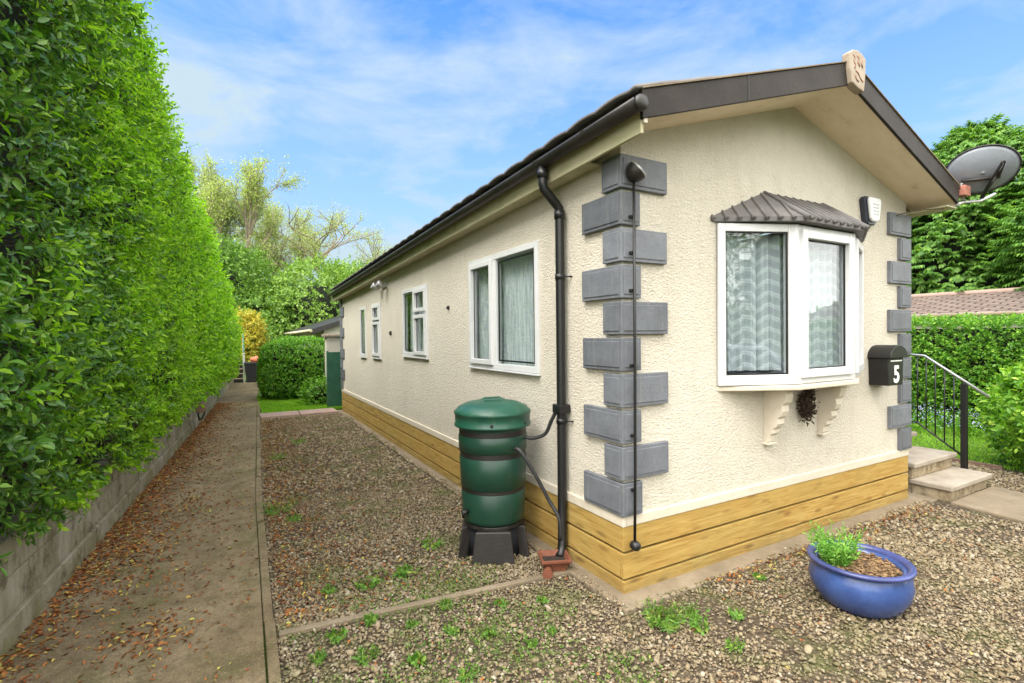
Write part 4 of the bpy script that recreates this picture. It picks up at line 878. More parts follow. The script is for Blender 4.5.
for y0, y1, dens, LL, LW, lod, nl in ((HY0, 1.6, 230, .066, .031, 1, 9), (1.6, 3.6, 270, .062, .029, 1, 9), (3.6, 6.5, 200, .066, .032, 1, 9), (6.5, 10.5, 105, .085, .042, 1, 8), (10.5, HY1, 58, .115, .058, 0, 8)):
    zt = float(hedge_top(np.array(y0))); n = int((y1 - y0) * (zt - .5) * dens)
    y = rng.uniform(y0, y1, n); z = rng.uniform(.45, zt + .1, n); k = (z < hedge_top(y)) & (z > hedge_bottom(y)); y, z = y[k], z[k]; n = len(y)
    e = .03; x = hedge_face(y, z); gy = (hedge_face(y + e, z) - x) / e; gz = (hedge_face(y, z + e) - x) / e
    N = norm(np.stack([np.ones(n), -gy, -gz], 1)); dep = rng.exponential(.07, n) + .03
    P = np.stack([x, y, z], 1); gap = vnoise(P, 2.3, 9) + .5 * vnoise(P, 6., 10); dep = dep + .26 * np.clip(gap - .25, 0, 1.)
    P = P - N * dep[:, None]
    D = N * .8 + np.array((0, 0, .42)) + rng.normal(size=(n, 3)) * .42
    low = z < hedge_bottom(y) + .3; D[low, 2] -= .75
    Ls = rng.uniform(.09, .20, n) * (LL / .056) ** .6
    shaded = rng.uniform(0, 1, n) > np.clip((y - .9) / 3.2 + .35 * vnoise(P, 1.6, 21) + .25 * np.clip((.1 - dep) * 10, -1, 1), .04, .93)  # darker mix nearer and deeper in: mostly shade put into leaf colour, some variation
    parts.append(shoots(P[~shaded], D[~shaded], Ls[~shaded], nl, LL, LW, lod, .85, .18, .28)); dark.append(shoots(P[shaded], D[shaded], Ls[shaded], nl, LL, LW, lod, .85, .18, .28))
    if y1 < 7: tw.append(tri_twigs(P - norm(D) * .12, P + norm(D) * Ls[:, None], .0022))
# top of the hedge and its end
n = 5200; y = HY0 + (HY1 - HY0) * rng.uniform(0, 1, n) ** 1.1; u = rng.uniform(0, 1, n); zt = hedge_top(y)
P = np.stack([xw(y) - .1 - 1.2 * u, y, zt + .06 * vnoise(np.stack([u, y, y], 1), 2.5, 5) - .05], 1)
D = np.array((.15, 0, .9)) + rng.normal(size=(n, 3)) * .4; parts.append(shoots(P, D, rng.uniform(.1, .26, n), 8, .085, .04, 0, .8, .1, .3))
n = 900; z = rng.uniform(.6, 2.3, n); P = np.stack([xw(HY1) + rng.uniform(-1.2, .1, n), HY1 + rng.uniform(-.1, .1, n), z], 1); parts.append(shoots(P, np.array((.2, .9, .3)) + rng.normal(size=(n, 3)) * .4, rng.uniform(.1, .2, n), 8, .11, .055, 0))
# stray new shoots standing proud of the clipped face
n = 260; y = rng.uniform(1, 9, n); z = rng.uniform(.6, 1, n) * hedge_top(y); x = hedge_face(y, z)
P = np.stack([x - .03, y, z], 1); D = np.array((.7, 0, .6)) + rng.normal(size=(n, 3)) * .35; Ls = rng.uniform(.14, .3, n); parts.append(shoots(P, D, Ls, 10, .05, .022, 1, .7, .05, .2)); tw.append(tri_twigs(P, P + norm(D) * Ls[:, None], .002))
np_mesh('foliage', *merge(parts), MT['hedge_leaf'], th); np_mesh('shaded_foliage', *merge(dark), MT['hedge_leaf_shaded'], th); np_mesh('twigs', *merge(tw), MT['twig'], th)
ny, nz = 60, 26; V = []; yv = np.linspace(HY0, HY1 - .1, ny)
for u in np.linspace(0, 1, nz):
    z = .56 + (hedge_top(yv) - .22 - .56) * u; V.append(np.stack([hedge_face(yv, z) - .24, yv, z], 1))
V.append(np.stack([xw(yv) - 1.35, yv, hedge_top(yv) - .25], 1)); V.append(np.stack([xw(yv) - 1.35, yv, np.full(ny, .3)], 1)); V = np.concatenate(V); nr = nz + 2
F = np.array([(j * ny + i, j * ny + i + 1, (j + 1) * ny + i + 1, (j + 1) * ny + i) for j in range(nr - 1) for i in range(ny - 1)]); np_mesh('shade_core', V, F, MT['foliage_shade_core'], th, True)  # near-black shell: shade inside the hedge put in as colour
structure(MB().prism([(xw(-5) - 6, -5, -.1), (xw(-5) - .26, -5, -.1), (float(xw(19.2)) - .26, 19.2, -.1), (float(xw(19.2)) - 6, 19.2, -.1)], (0, 0, .66)).build('raised_ground', MT['dark_soil']))

def blob_pts(n, c, r, fn=None, lo=-.75, seed=0, amp=.12):
    """points and outward normals on a lumpy ellipsoid"""
    d = norm(rng.normal(size=(int(n * 1.6), 3))); d = d[d[:, 2] > lo][:n]; k = 1 + amp * vnoise(d, 2.4, seed) + amp * .5 * vnoise(d, 6, seed + 1)
    return np.array(c) + d * np.array(r) * k[:, None], norm(d / np.array(r))
def core(c, r, mat, parent, amp=.1, seed=0, lo=-.9, name='shade_core'):
    V = []; F = []
    for i in range(13):
        ph = math.pi * i / 12
        for k in range(24): V.append((math.sin(ph) * math.cos(k * math.pi / 12), math.sin(ph) * math.sin(k * math.pi / 12), max(math.cos(ph), lo)))
    V = np.array(V); V = V * (1 + amp * vnoise(V, 2.4, seed))[:, None] * np.array(r) + np.array(c)
    F = np.array([(i * 24 + k, i * 24 + (k + 1) % 24, (i + 1) * 24 + (k + 1) % 24, (i + 1) * 24 + k) for i in range(12) for k in range(24)])
    return np_mesh(name, V, F, mat, parent, True)
def bush(name, label, cat, c, r, n, mat, nl, LL, LW, lod=1, Ls=(.1, .22), amp=.12, seed=0, group=None, lo=-.75, corek=.72, updir=.45):
    t = thing(name, label, cat, (c[0], c[1], 0), group)
    P, N = blob_pts(n, c, r, None, lo, seed, amp); P = P - N * rng.exponential(.06, len(P))[:, None] * min(2.5, max(r) / .6)
    np_mesh('foliage', *shoots(P, N + np.array((0, 0, updir)) + rng.normal(size=N.shape) * .4, rng.uniform(*Ls, len(P)), nl, LL, LW, lod), mat, t)
    core(c, np.array(r) * corek, MT['foliage_shade_core'], t, .1, seed)
    MB().tube([(c[0], c[1], -.02), (c[0], c[1], c[2])], [.05, .03], 8).build('stem', MT['twig'], t)
    return t
# clipped round bush beyond the gravel
t = thing('clipped_bush', 'rounded block of clipped green bush on the lawn patch beside the path', 'bush', (-.62, 12.9, 0))
n = 5200; d = norm(rng.normal(size=(n, 3))); q = d / (np.abs(d) ** 3.6).sum(1)[:, None] ** (1 / 3.6)
q = q * (1 + .05 * vnoise(d, 3, 8))[:, None]; P = np.array((-.58, 12.9, .84)) + q * np.array((.94, .85, .80)); P[:, 2] = np.maximum(P[:, 2], .06); P[:, 0] += (P[:, 2] - .9) * .07
N = norm(np.sign(q) * np.abs(q) ** 2.6); np_mesh('foliage', *shoots(P - N * .05, N + np.array((0, 0, .4)) + rng.normal(size=(n, 3)) * .4, rng.uniform(.07, .15, n), 8, .062, .034, 0), MT['bush_leaf'], t)
V = MB().box(-1.2, .05, 12.35, 13.45, .05, 1.42); V.build('shade_core', MT['foliage_shade_core'], t, bevel=.2)
bush('low_shrub', 'low dark green leafy shrub in front of the green gate', 'shrub', (-.25, 10.95, .25), (.42, .35, .34), 330, MT['bush_leaf'], 7, .07, .045, 0, seed=3)
bush('bright_shrub', 'bright lime green leafy shrub on the gravel right of the stone steps', 'shrub', (6.5, -.62, .62), (.80, .78, .66), 1900, MT['lime_leaf'], 8, .075, .042, 1, (.1, .24), .14, 11, corek=.66)
bush('yellow_bush', 'golden yellow bush behind the bin at the end of the path', 'bush', (-1.72, 22.6, 1.6), (.66, .7, 1.1), 1700, MT['yellow_leaf'], 7, .12, .07, 0, (.15, .4), .16, 5)
# right hedge along the lawn
t = thing('hedge', 'neat waist to shoulder high green hedge across the lawn behind the handrail', 'hedge', (9.4, 1.5, 0))
n = 9000; y = rng.uniform(-4.5, 7.5, n); z = rng.uniform(.1, 1.86, n); P = np.stack([8.85 + .06 * vnoise(np.stack([y, z, z], 1), 2, 2), y, z], 1); D = np.array((-.8, 0, .5)) + rng.normal(size=(n, 3)) * .42
pp = [shoots(P, D, rng.uniform(.08, .18, n), 8, .058, .032, 0)]
n = 2600; y = rng.uniform(-4.5, 7.5, n); P = np.stack([rng.uniform(8.85, 9.8, n), y, 1.80 + .05 * vnoise(np.stack([y, y, y], 1), 2, 3)], 1); pp.append(shoots(P, np.array((-.2, 0, 1)) + rng.normal(size=(n, 3)) * .4, rng.uniform(.1, .2, n), 8, .06, .034, 0))
np_mesh('foliage', *merge(pp), MT['bush_leaf'], t); MB().box(9.0, 9.8, -4.5, 7.5, .0, 1.74).build('shade_core', MT['foliage_shade_core'], t)
# forget-me-not bed at its foot, and lawns
def blades(n, x, y, z, h, w, mat, name, label=None, cat='grass'):
    P = np.stack([x, y, z], 1); D = np.array((0, 0, 1.)) + rng.normal(size=(n, 3)) * .35; N = rng.normal(size=(n, 3)); V = leaf_geo(P, D, N, rng.uniform(.6, 1.2, n) * h, np.full(n, w), 0, .2)
    o = np_mesh(name, *V, mat); tag(o, label or 'short mown green grass', cat, None, 'stuff'); return o
n = 26000; blades(n, rng.uniform(6.0, 8.7, n), rng.uniform(-2.2, 5.5, n), np.full(n, -.004), .05, .008, MT['grass_blade'], 'grass', 'mown bright green grass of the right hand lawn')
n = 26000; x = rng.uniform(-1.62, .6, n); y = 9.9 + 3.6 * rng.uniform(0, 1, n) ** 1.4; blades(n, x, y, np.full(n, -.004), .075, .013, MT['grass_blade'], 'grass', 'small bright green lawn patch in front of the clipped bush')
n = 900; P = np.stack([rng.uniform(7.75, 8.75, n), rng.uniform(-2.5, 5.0, n), rng.uniform(.0, .1, n)], 1)
o = np_mesh('ground_cover', *shoots(P, np.array((0, 0, 1.)) + rng.normal(size=(n, 3)) * .5, rng.uniform(.12, .3, n), 8, .07, .03, 0), MT['bush_leaf']); tag(o, 'leafy ground cover at the foot of the right hedge', 'ground cover', None, 'stuff')
n = 3600; P = np.stack([rng.uniform(7.7, 8.75, n), rng.uniform(-2.5, 5.0, n), rng.uniform(.14, .42, n)], 1)
o = np_mesh('flowers', *leaf_geo(P, rng.normal(size=(n, 3)), rng.normal(size=(n, 3)), np.full(n, .022), np.full(n, .02), 0), MT['flower']); tag(o, 'haze of tiny pale blue flowers at the foot of the right hedge', 'flowers', None, 'stuff')

# ------------------------------------------------------------------ trees
def grow(p, d, L, r, depth, out, tips, spread, up, rs, nb=3):
    """recursive limbs: list of (path, radii), tips collects (pos, dir)"""
    path = [p]; q = p.copy(); dd = d.copy(); k = 4
    for i in range(k):
        dd = norm(dd + rs.normal(size=3) * .12 + np.array((0, 0, up))); q = q + dd * L / k; path.append(q.copy())
        if depth <= 1: tips.append((q.copy(), dd.copy()))
    out.append((path, np.linspace(r, r * .6, k + 1)))
    if depth == 0: return
    for b in range(nb + (1 if depth > 2 else 0)):
        s = norm(rs.normal(size=3)); s = norm(s - dd * (s @ dd)); a = spread * rs.uniform(.6, 1.25); nd = norm(dd * math.cos(a) + s * math.sin(a))
        at = path[rs.integers(2, k + 1)] if b < nb - 1 else q
        grow(at, nd, L * rs.uniform(.6, .82), r * .58, depth - 1, out, tips, spread, up, rs, nb)
def tree(label, x, y, z0, h, wfac, leafmat, bark, seed, leaves, LL, depth=4, trunk_h=.3, group=None, spread=.55, up=.05, cl=.5, r0=.2):
    rs = np.random.default_rng(seed); t = thing('tree', label, 'tree', (x, y, z0), group); out = []; tips = []
    L0 = h * trunk_h; base = np.array((x, y, z0 - .2)); grow(base, norm(np.array((rs.normal() * .05, rs.normal() * .05, 1))), L0, r0, depth, out, tips, spread, up, rs)
    T = np.array([a for a, _ in tips]); TD = np.array([b for _, b in tips]); top = T[:, 2].max(); s = h / (top - z0); ctr = np.array((x, y, z0))
    sc = np.array((s * wfac, s * wfac, s)); T = ctr + (T - ctr) * sc
    off = (T.mean(0) - ctr) / max(.1, T[:, 2].mean() - z0); off[2] = 0
    T = T - np.clip(T[:, 2:3] - z0, 0, None) * off; cen = lambda q: q - max(0., q[2] - z0) * off
    m = MB()
    for path, rr in out: m.tube([cen(ctr + (p - ctr) * sc) for p in path], list(rr * min(s, 1.2)), 6 if rr[0] < .08 else 9, False)
    m.build('trunk', bark, t)
    k5 = rs.integers(0, len(T), max(600, leaves // 9)); tb = T[k5]; te = tb + norm(TD[k5] + rs.normal(size=(len(k5), 3)) * .75) * rs.uniform(.35, 1., (len(k5), 1)) * cl * 1.9
    np_mesh('fine_twigs', *tri_twigs(tb, te, .009), bark, t)
    i = rs.integers(0, len(k5), leaves); u5 = rs.uniform(.1, 1.05, (leaves, 1)); P = tb[i] * (1 - u5) + te[i] * u5 + rs.normal(size=(leaves, 3)) * .09; D = TD[k5[i]] + rs.normal(size=(leaves, 3)) * .8; D[:, 2] -= .2
    np_mesh('crown', *leaf_geo(P, D, rs.normal(size=(leaves, 3)) + np.array((0, 0, .6)), rs.uniform(.6, 1.2, leaves) * LL, rs.uniform(.6, 1.1, leaves) * LL * .62, 0), leafmat, t)
    return t
bx_ = lambda px, Y: -2.192 + (Y + 2.486) * (((.4857 + .8741 * (px - 512) / 502.93)) / (.8741 - .4857 * (px - 512) / 502.93))     # where a far tree stands
TG = 'trees beyond the far end of the path'
tree('tall slender tree with loose spring leaves rising above the end of the hedge', bx_(232, 36), 36, .9, 11.9, .75, MT['spring_leaf'], MT['bark'], 21, 22000, .13, 4, .34, TG, .5, .09, .55, .22)
tree('narrow half hidden tree directly behind the end of the tall hedge', bx_(212, 38), 38, .9, 13.0, .5, MT['spring_leaf'], MT['bark'], 33, 15000, .13, 4, .34, TG, .45, .1, .5, .2)
tree('thin tree leaning between the tall slender tree and the spreading bare one', bx_(282, 40), 40, 1., 10.8, .8, MT['spring_leaf'], MT['bark'], 45, 14000, .125, 4, .34, TG, .5, .08, .55, .17)
tree('spreading tree with sparse pale leaves and its branches showing against the sky', bx_(334, 40), 40, 1., 11.2, 1.65, MT['spring_leaf'], MT['bark'], 52, 13000, .12, 4, .28, TG, .62, .05, .6, .24)
tree('smaller sparse tree at the right end of the far trees just above the eaves', bx_(372, 44), 44, 1., 10.2, 1.05, MT['spring_leaf'], MT['bark'], 68, 8000, .12, 4, .3, TG, .6, .05, .55, .2)
SG = 'bushes banked behind the neighbouring home'
for lab, px_, Y, rr, hh, mt, sd in (('big fresh green maple bush rising over the neighbouring roof', 318, 27, 2.6, 5.2, 'maple_leaf', 1), ('fresh green bush peeping above the dark eaves end', 352, 30, 2.4, 5.6, 'maple_leaf', 2),
        ('mid green bush filling the gap above the clipped bush', 283, 29, 2.0, 4.4, 'mid_leaf', 3), ('dark green bush behind the yellow bush', 258, 27, 1.6, 3.8, 'mid_leaf', 4), ('ivy green thicket behind the end of the tall hedge', 226, 28, 1.8, 6.2, 'mid_leaf', 6), ('green undergrowth bush behind the far bin', 246, 23.8, 1.1, 2.0, 'maple_leaf', 7),
        ('tall ivy clad bush at the foot of the slender tree', 246, 33, 1.7, 6.4, 'mid_leaf', 8)):
    bush('tree_bush', lab, 'bush', (bx_(px_, Y), Y, hh * .5 + .4), (rr, rr * .9, hh * .5), int(420 * rr * hh / 3), MT[mt], 8, .19, .11, 0, (.3, .8), .2, sd, SG, corek=.6, updir=.2)
# far-off wood closing the horizon
n = 26000; a = rng.uniform(-math.pi, math.pi, n); rad = rng.uniform(62, 75, n); P = np.stack([rad * np.sin(a), rad * np.cos(a), rng.uniform(0, 1, n) ** .8 * (4.6 + 1.2 * np.sin(a * 9) + .8 * np.sin(a * 23))], 1)
o = np_mesh('woods', *leaf_geo(P, rng.normal(size=(n, 3)), rng.normal(size=(n, 3)), rng.uniform(.9, 1.8, n), rng.uniform(.7, 1.2, n), 0), MT['mid_leaf']); tag(o, 'far-off green wood closing the horizon', 'woods', None, 'stuff')

# conifers on the right: layered drooping sprays
def conifer(label, x, y, h, r, n, seed):
    t = thing('conifer', label, 'conifer', (x, y, 0), 'conifers beyond the bungalow'); rs = np.random.default_rng(seed)
    u = rs.uniform(0, 1, n) ** .85; a = rs.uniform(0, 6.28, n); prof = np.interp(u, [0, .25, .6, .85, 1], [.85, 1, .86, .52, .06]) * r
    lump = 1 + .18 * np.sin(a * 3 + u * 9 + seed) + .13 * np.sin(a * 7 - u * 17) + .08 * np.sin(a * 13 + u * 31) + rs.exponential(.035, n)
    R0 = prof * lump * (1 - rs.exponential(.10, n)); B = np.stack([x + R0 * np.cos(a), y + R0 * np.sin(a), .5 + u * (h - .5)], 1)
    D = np.stack([np.cos(a), np.sin(a), rs.uniform(-.55, .25, n)], 1) + rs.normal(size=(n, 3)) * .25; D = norm(D); S = norm(np.cross(D, np.array((0, 0, 1.)))); N = norm(np.cross(S, D)); Lg = rs.uniform(.34, .74, n)
    pp = []
    for k in range(11):   # a flat frond of narrow blades
        tt = k / 10; sgn = (-1) ** k; st = B + D * (Lg * tt * .75)[:, None]; dd = D + S * (sgn * (.95 - .5 * tt)) - np.array((0, 0, .25 + .3 * tt))
        pp.append(leaf_geo(st, dd, N, Lg * (.46 - .22 * tt), Lg * .13, 0, .25))
    np_mesh('crown', *merge(pp), MT['conifer_leaf'], t)
    m = MB(); ks = np.linspace(0, 1, 12); m.lathe([(max(.05, float(np.interp(q, [0, .25, .6, .85, 1], [.85, 1, .86, .52, .06])) * r * .6), .3 + q * (h - 1.2)) for q in ks], 20, (x, y, 0)); m.build('shade_core', MT['foliage_shade_core'], t)
    MB().tube([(x, y, -.1), (x, y, h * .9)], [.3, .05], 8).build('trunk', MT['bark_dark'], t)
conifer('left conifer of the dark green row, showing beside the right eave', 24.5, 11.0, 8.6, 3.3, 6500, 1)
conifer('tallest dense conifer, directly behind the satellite dish', 23.6, 6.0, 9.7, 3.5, 9000, 2)
conifer('right conifer of the dark green row, at the edge of the view', 22.0, .8, 9.3, 3.5, 7500, 3)

# ------------------------------------------------------------------ across the drive: what the bay panes mirror
t = thing('parked_car', 'white hatchback parked across the drive, mirrored in the left pane of the bay window', 'car', (2.4, -7.8, 0))
def cp(pts, y0, y1, name, mat, bev=.0, par=None): return MB().prism([(2.4 + a, -7.8 + y0, b) for a, b in pts], (0, y1 - y0, 0)).build(name, mat, par or t, bevel=bev)
MT['car_white'] = plain('car_white', (.75, .76, .77), .25, .03); MT['car_glass'] = plain('car_glass', (.01, .012, .014), .08, .1); MT['rubber'] = plain('rubber', (.012, .012, .012), .8); MT['alloy'] = plain('alloy', (.45, .46, .48), .35, .1, metal=.7)
MT['car_lamp'] = plain('car_lamp', (.5, .05, .04), .2); MT['car_headlamp'] = plain('car_headlamp', (.7, .72, .75), .15)
cp([(-1.95, .28), (1.95, .28), (2.0, .55), (1.92, .80), (1.15, .92), (-1.7, .95), (-1.98, .80), (-2.0, .5)], -.86, .86, 'body', MT['car_white'], .07)
cab = cp([(-1.72, .93), (1.05, .91), (.35, 1.40), (-.2, 1.47), (-1.1, 1.45), (-1.5, 1.34)], -.70, .70, 'cabin', MT['car_white'], .08)
for sy_ in (-.712, .70):
    cp([(-1.45, .98), (-.35, .97), (-.35, 1.38), (-1.1, 1.37), (-1.36, 1.27)], sy_, sy_ + .012, 'side_window', MT['car_glass'], 0, cab); cp([(-.27, .97), (.86, .96), (.32, 1.33), (-.27, 1.38)], sy_, sy_ + .012, 'side_window', MT['car_glass'], 0, cab)
MB().obox((2.4 + 1.0, -7.8 - .6, .965), (-.60, 0, .41), (0, 1.2, 0), (.012, 0, .016)).build('windscreen', MT['car_glass'], cab)
for xx in (-1.25, 1.25):
    for yy_ in (-.90, .70):
        wv = MB().lathe([(.14, 0), (.31, 0), (.325, .03), (.325, .17), (.31, .2), (.14, .2)], 28).map(lambda p: np.array((2.4 + xx + p[0], -7.8 + yy_ + p[2], .325 + p[1]))).build('wheel', MT['rubber'], t)
        MB().lathe([(.02, -.004), (.20, .0), (.21, .02)], 20).map(lambda p: np.array((2.4 + xx + p[0], -7.8 + (yy_ + p[2] if yy_ < 0 else yy_ + .2 - p[2]), .325 + p[1]))).build('hub_cap', MT['alloy'], wv)
for yy_ in (-.80, .52):
    MB().box(2.4 + 1.90, 2.4 + 2.0, -7.8 + yy_, -7.8 + yy_ + .28, .62, .76).build('headlight', MT['car_headlamp'], t, bevel=.02); MB().box(2.4 - 2.0, 2.4 - 1.93, -7.8 + yy_, -7.8 + yy_ + .28, .66, .84).build('tail_light', MT['car_lamp'], t, bevel=.02)
for lab, x_, y_, rr, hh, sd in (('rounded leafy tree across the drive, mirrored in the bay window behind the car', 6.5, -17, 3.2, 6.5, 91), ('broader leafy tree across the drive, mirrored in the middle bay pane', 13.5, -15, 3.4, 6.0, 92), ('leafy tree standing far across the drive behind the viewer', -1.5, -19, 3.4, 7.0, 93)):
    bush('tree', lab, 'tree', (x_, y_, hh * .5 + .6), (rr, rr, hh * .5), 1300, MT['mid_leaf'], 8, .2, .12, 0, (.3, .8), .2, sd, 'trees across the drive', corek=.75)

# ------------------------------------------------------------------ loose ground cover
# pebbles as real stones
ph = (1 + 5 ** .5) / 2
IV = norm(np.array([(-1, ph, 0), (1, ph, 0), (-1, -ph, 0), (1, -ph, 0), (0, -1, ph), (0, 1, ph), (0, -1, -ph), (0, 1, -ph), (ph, 0, -1), (ph, 0, 1), (-ph, 0, -1), (-ph, 0, 1)], float))
IF = np.array([(0, 11, 5), (0, 5, 1), (0, 1, 7), (0, 7, 10), (0, 10, 11), (1, 5, 9), (5, 11, 4), (11, 10, 2), (10, 7, 6), (7, 1, 8), (3, 9, 4), (3, 4, 2), (3, 2, 6), (3, 6, 8), (3, 8, 9), (4, 9, 5), (2, 4, 11), (6, 2, 10), (8, 6, 7), (9, 8, 1)])
def inside_gravel(x, y):
    e_ = .05 + .055 * vnoise(np.stack([x, y, 0 * x], 1), 3.7, 51); ok = ~((x > -.135 + np.clip(e_, 0, .09)) & (y > -.175 + np.clip(e_, 0, .12)) & (x < 4.0)); ok &= ~((x > 3.78) & (x < 5.0) & (y > -1.42) & (y < 1.9)); ok &= x > xp(y) + .012; ok &= (x < 5.93) | (y < -.3)
    ok &= ~((np.abs(y - (.655 - (x + 1.99) * .111)) < .03) & (x < -.1)); ok &= (y < 9.22); ok &= np.hypot(x - px, y - pyy) > .17; ok &= np.hypot(x - bx, y - by) > .2
    return ok
def stones(n, x0, x1, y0, y1, size):
    x = rng.uniform(x0, x1, n); y = rng.uniform(y0, y1, n); k = inside_gravel(x, y)
    moss = vnoise(np.stack([x, y, 0 * x], 1), 2.2, 30) + np.clip((-.6 - x) * .9, -.6, .6) * (y < .6); k &= rng.uniform(0, 1, n) > np.clip(moss - .35, 0, .6); bare = vnoise(np.stack([x, y, 0 * x], 1), 3.1, 44) + 1.1 * np.exp(-((x - .25) ** 2 + (y + .35) ** 2) / .12) + .9 * np.exp(-((x + .25) ** 2 + (y - .75) ** 2) / .3); k &= rng.uniform(0, 1, n) > np.clip(bare - .45, 0, .75)
    x, y = x[k], y[k]; n = len(x)
    s = size * np.exp(np.clip(rng.normal(-.05, .42, n), -1, .62))[:, None] * np.stack([rng.uniform(.8, 1.35, n), rng.uniform(.6, 1., n), rng.uniform(.38, .72, n)], 1)
    V = IV[None] * (1 + rng.normal(0, .13, (n, 12, 1))) * s[:, None, :]
    a = rng.uniform(0, 6.28, n); b = rng.normal(0, .45, n); ca, sa, cb, sb = np.cos(a)[:, None], np.sin(a)[:, None], np.cos(b)[:, None], np.sin(b)[:, None]
    X, Y, Z = V[..., 0], V[..., 1], V[..., 2]; X, Z = X * cb - Z * sb, X * sb + Z * cb; X, Y = X * ca - Y * sa, X * sa + Y * ca
    V = np.stack([X + x[:, None], Y + y[:, None], Z + (rng.uniform(-.003, .014, n) + .02 * ((x > -.14) & (y > -.18) & (x < 4)))[:, None]], -1)
    return V.reshape(-1, 3), (IF[None] + (np.arange(n) * 12)[:, None, None]).reshape(-1, 3)
st = [stones(50000, -2.0, 2.6, -2., .9, .0080), stones(22000, -2.0, 0, .6, 3.2, .0086), stones(14000, -2., 0, 3.2, 9.2, .0135), stones(22000, 2.2, 6.2, -2.2, .6, .0110), stones(2200, -2.0, 3., -2.2, 1.6, .0145), stones(1500, 4.9, 6., 0, 4, .018)]
o = np_mesh('gravel', *merge(st), MT['pebble'], smooth=False); tag(o, 'mixed tan and brown gravel spread around the home', 'gravel', None, 'stuff')
# fallen leaves, thick along the foot of the wall
def litter(n, x, y, z, size): 
    P = np.stack([x, y, z], 1); D = rng.normal(size=(n, 3)) * (1, 1, .22); N = np.array((0, 0, 1.)) + rng.normal(size=(n, 3)) * .35
    return leaf_geo(P, D, N, size * rng.uniform(.5, 1.3, n), size * rng.uniform(.25, .6, n), 1, .25)
lp = []
n = 9500; y = .1 + 12.5 * rng.uniform(0, 1, n) ** 1.1; d = rng.exponential(.20, n) * np.clip((y + .6) / 3, .3, 1); kk = rng.uniform(0, 1, n) < np.clip(y / 2.6, .12, 1); y, d = y[kk], d[kk]; n = len(y) * np.where(vnoise(np.stack([y, y, y], 1), 1.3, 2) > -.2, 1.2, .5); x = xw(y) + .03 + d; k = x < xp(y) - .1; x, y = x[k], y[k]; lp.append(litter(len(x), x, y, np.full(len(x), .026), .035))
for cx_, cy_, s_, q in ((-2.62, .95, .12, 180), (-2.95, 2.5, .2, 300), (-2.55, 1.7, .35, 160), (-2.55, 3.2, .3, 220), (-2.35, 6, .35, 240), (-2.2, 1.9, .5, 90)):
    x = rng.normal(cx_, s_, q); y = rng.normal(cy_, s_ * 1.3, q); k = (x < xp(y) - .08) & (x > xw(y) + .02); lp.append(litter(k.sum(), x[k], y[k], rng.uniform(.024, .034, k.sum()), .034))
n = 700; y = rng.uniform(.2, 9, n); x = xw(y) + .05 + rng.uniform(0, 1, n) * (xp(y) - xw(y) - .15); lp.append(litter(n, x, y, np.full(n, .026), .022))
n = 3400; y = .7 + 8.3 * rng.uniform(0, 1, n); x = xp(y) + .05 + rng.exponential(.42, n); k = (x < -.2); x, y = x[k], y[k]; lp.append(litter(len(x), x, y, rng.uniform(.012, .026, len(x)), .03))
n = 7000; y = .75 + 8.3 * rng.uniform(0, 1, n); x = xp(y) + .03 + rng.exponential(.38, n); k = (x < -.3) & (vnoise(np.stack([x, y, 0 * x], 1), 2.5, 14) > -.35); lp.append(litter(k.sum(), x[k], y[k], rng.uniform(.012, .024, k.sum()), .017))
n = 420; x = rng.uniform(-1.8, 4.5, n); y = rng.uniform(-2, .5, n); k = inside_gravel(x, y); lp.append(litter(k.sum(), x[k], y[k], rng.uniform(.014, .03, k.sum()), .026))
n = 500; x = rng.uniform(.6, 3.6, n); y = -.16 - rng.exponential(.1, n); k = (y > -.5); lp.append(litter(k.sum(), x[k], y[k], np.full(k.sum(), .03), .028))
o = np_mesh('fallen_leaves', *merge(lp), MT['dead_leaf']); tag(o, 'brown and yellow fallen leaves scattered on the path and gravel', 'fallen leaves', None, 'stuff')
# moss and tiny seedlings in the damp corner of the gravel
n = 5200; x = rng.uniform(-1.95, -.3, n); y = rng.uniform(-.9, 1.2, n); mo = vnoise(np.stack([x, y, 0 * x], 1), 2.2, 30) + np.clip((-.6 - x) * .9, -.6, .6) * (y < .6); k = (mo + rng.normal(0, .2, n) > .28) & inside_gravel(x, y); x, y = x[k], y[k]; n = len(x)
o = np_mesh('moss', *shoots(np.stack([x, y, np.full(n, .012)], 1), np.array((0, 0, 1.)) + rng.normal(size=(n, 3)) * .6, rng.uniform(.005, .022, n), 4, .013, .008, 0, 1.), MT['mid_leaf']); tag(o, 'mossy green seedlings creeping through the gravel by the path', 'moss', None, 'stuff')
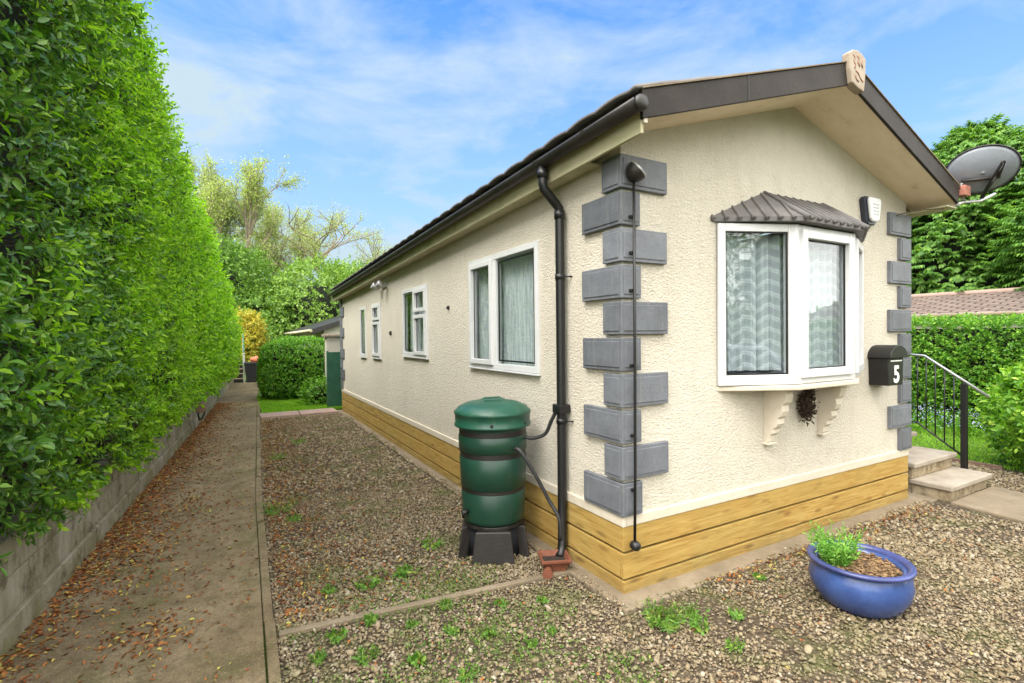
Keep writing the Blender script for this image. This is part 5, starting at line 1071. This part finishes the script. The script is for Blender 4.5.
# weeds
def weed(x, y, s, label, n=None, kind=0, group='weeds growing in the gravel'):
    n = n or int(14 + 60 * s); a = rng.uniform(0, 6.28, n); r = np.sqrt(rng.uniform(0, 1, n)) * s * .36
    B = np.stack([x + r * np.cos(a), y + r * np.sin(a), np.full(n, .008)], 1); D = np.stack([np.cos(a), np.sin(a), rng.uniform(.5, 1.6, n)], 1)
    LL, LW, k = ((.030, .016, 6), (.040, .010, 7), (.036, .024, 5))[kind]
    o = np_mesh('weed', *shoots(B, D, rng.uniform(.3, .75, n) * s, k, LL * (.7 + s * 2), LW * (.7 + s * 2), 1, 1., .1, .3), MT['weed_leaf']); return tag(o, label, 'weed', group)
weed(-.02, -.36, .17, 'fullest bright green weed clump on the gravel in front of the house corner', 60, 1)
weed(.20, -.40, .09, 'upright weed just right of the full clump near the house corner', None, 1); weed(.12, -.50, .07, 'low weed in front of the upright one near the house corner', None, 2)
weed(.14, -.72, .065, 'small lime weed alone on open gravel before the house corner'); weed(.42, -.52, .06, 'little weed on the gravel near the front footing', None, 2)
weed(.95, -.30, .05, 'tiny pale weed between the front footing and the blue pot')
for i, (x, y, s) in enumerate(((-1.85, -.05, .15), (-1.60, .18, .11), (-1.38, .02, .09), (-1.12, .20, .10), (-1.30, .36, .08), (-1.7, .45, .08), (-.95, .05, .07), (-1.05, .46, .08), (-1.5, .52, .07), (-.75, .3, .06), (-1.2, -.2, .1), (-1.55, -.2, .1), (-.8, -.15, .06), (-1.83, .3, .08), (-.5, .2, .05), (-.62, -.1, .05))):
    weed(x, y, s * random.uniform(.45, .95), 'small green weed in the mossy gravel between the path and the edging strip', None, i % 3)
for x, y, s, lb, kd in ((-1.42, .95, .11, 'leafy weed just beyond the edging strip', 2), (-1.16, 1.02, .10, 'yellowish weed beyond the edging strip', 2), (-1.65, 1.0, .08, 'small weed beyond the edging strip near the kerb', 0), (-.82, 1.35, .13, 'spreading yellow green weed in the gravel left of the water butt', 2),
                        (-1.83, 2.85, .20, 'tallest narrow weed beside the kerb', 1), (-1.72, 2.55, .10, 'short weed at the foot of the tallest kerbside weed', 0), (-1.68, 5.2, .16, 'weed beside the kerb halfway along the gravel', 1), (-1.3, 6.2, .16, 'farthest weed out in the long gravel strip', 1)):
    weed(x, y, s, lb, None, kd)
# two dry stems against the timber behind the butt
for i, (y, h, lb) in enumerate(((1.95, .5, 'taller thin dry stem standing against the side wall'), (1.72, .34, 'shorter thin dry stem standing against the side wall'))):
    o = MB().tube([(-.05, y, 0), (-.045, y + .01, h * .6), (-.05, y - .01, h + .2)], [.005, .004, .002], 6).build('dry_stem', MT['twig']); tag(o, lb, 'stem', 'dry stems by the wall')
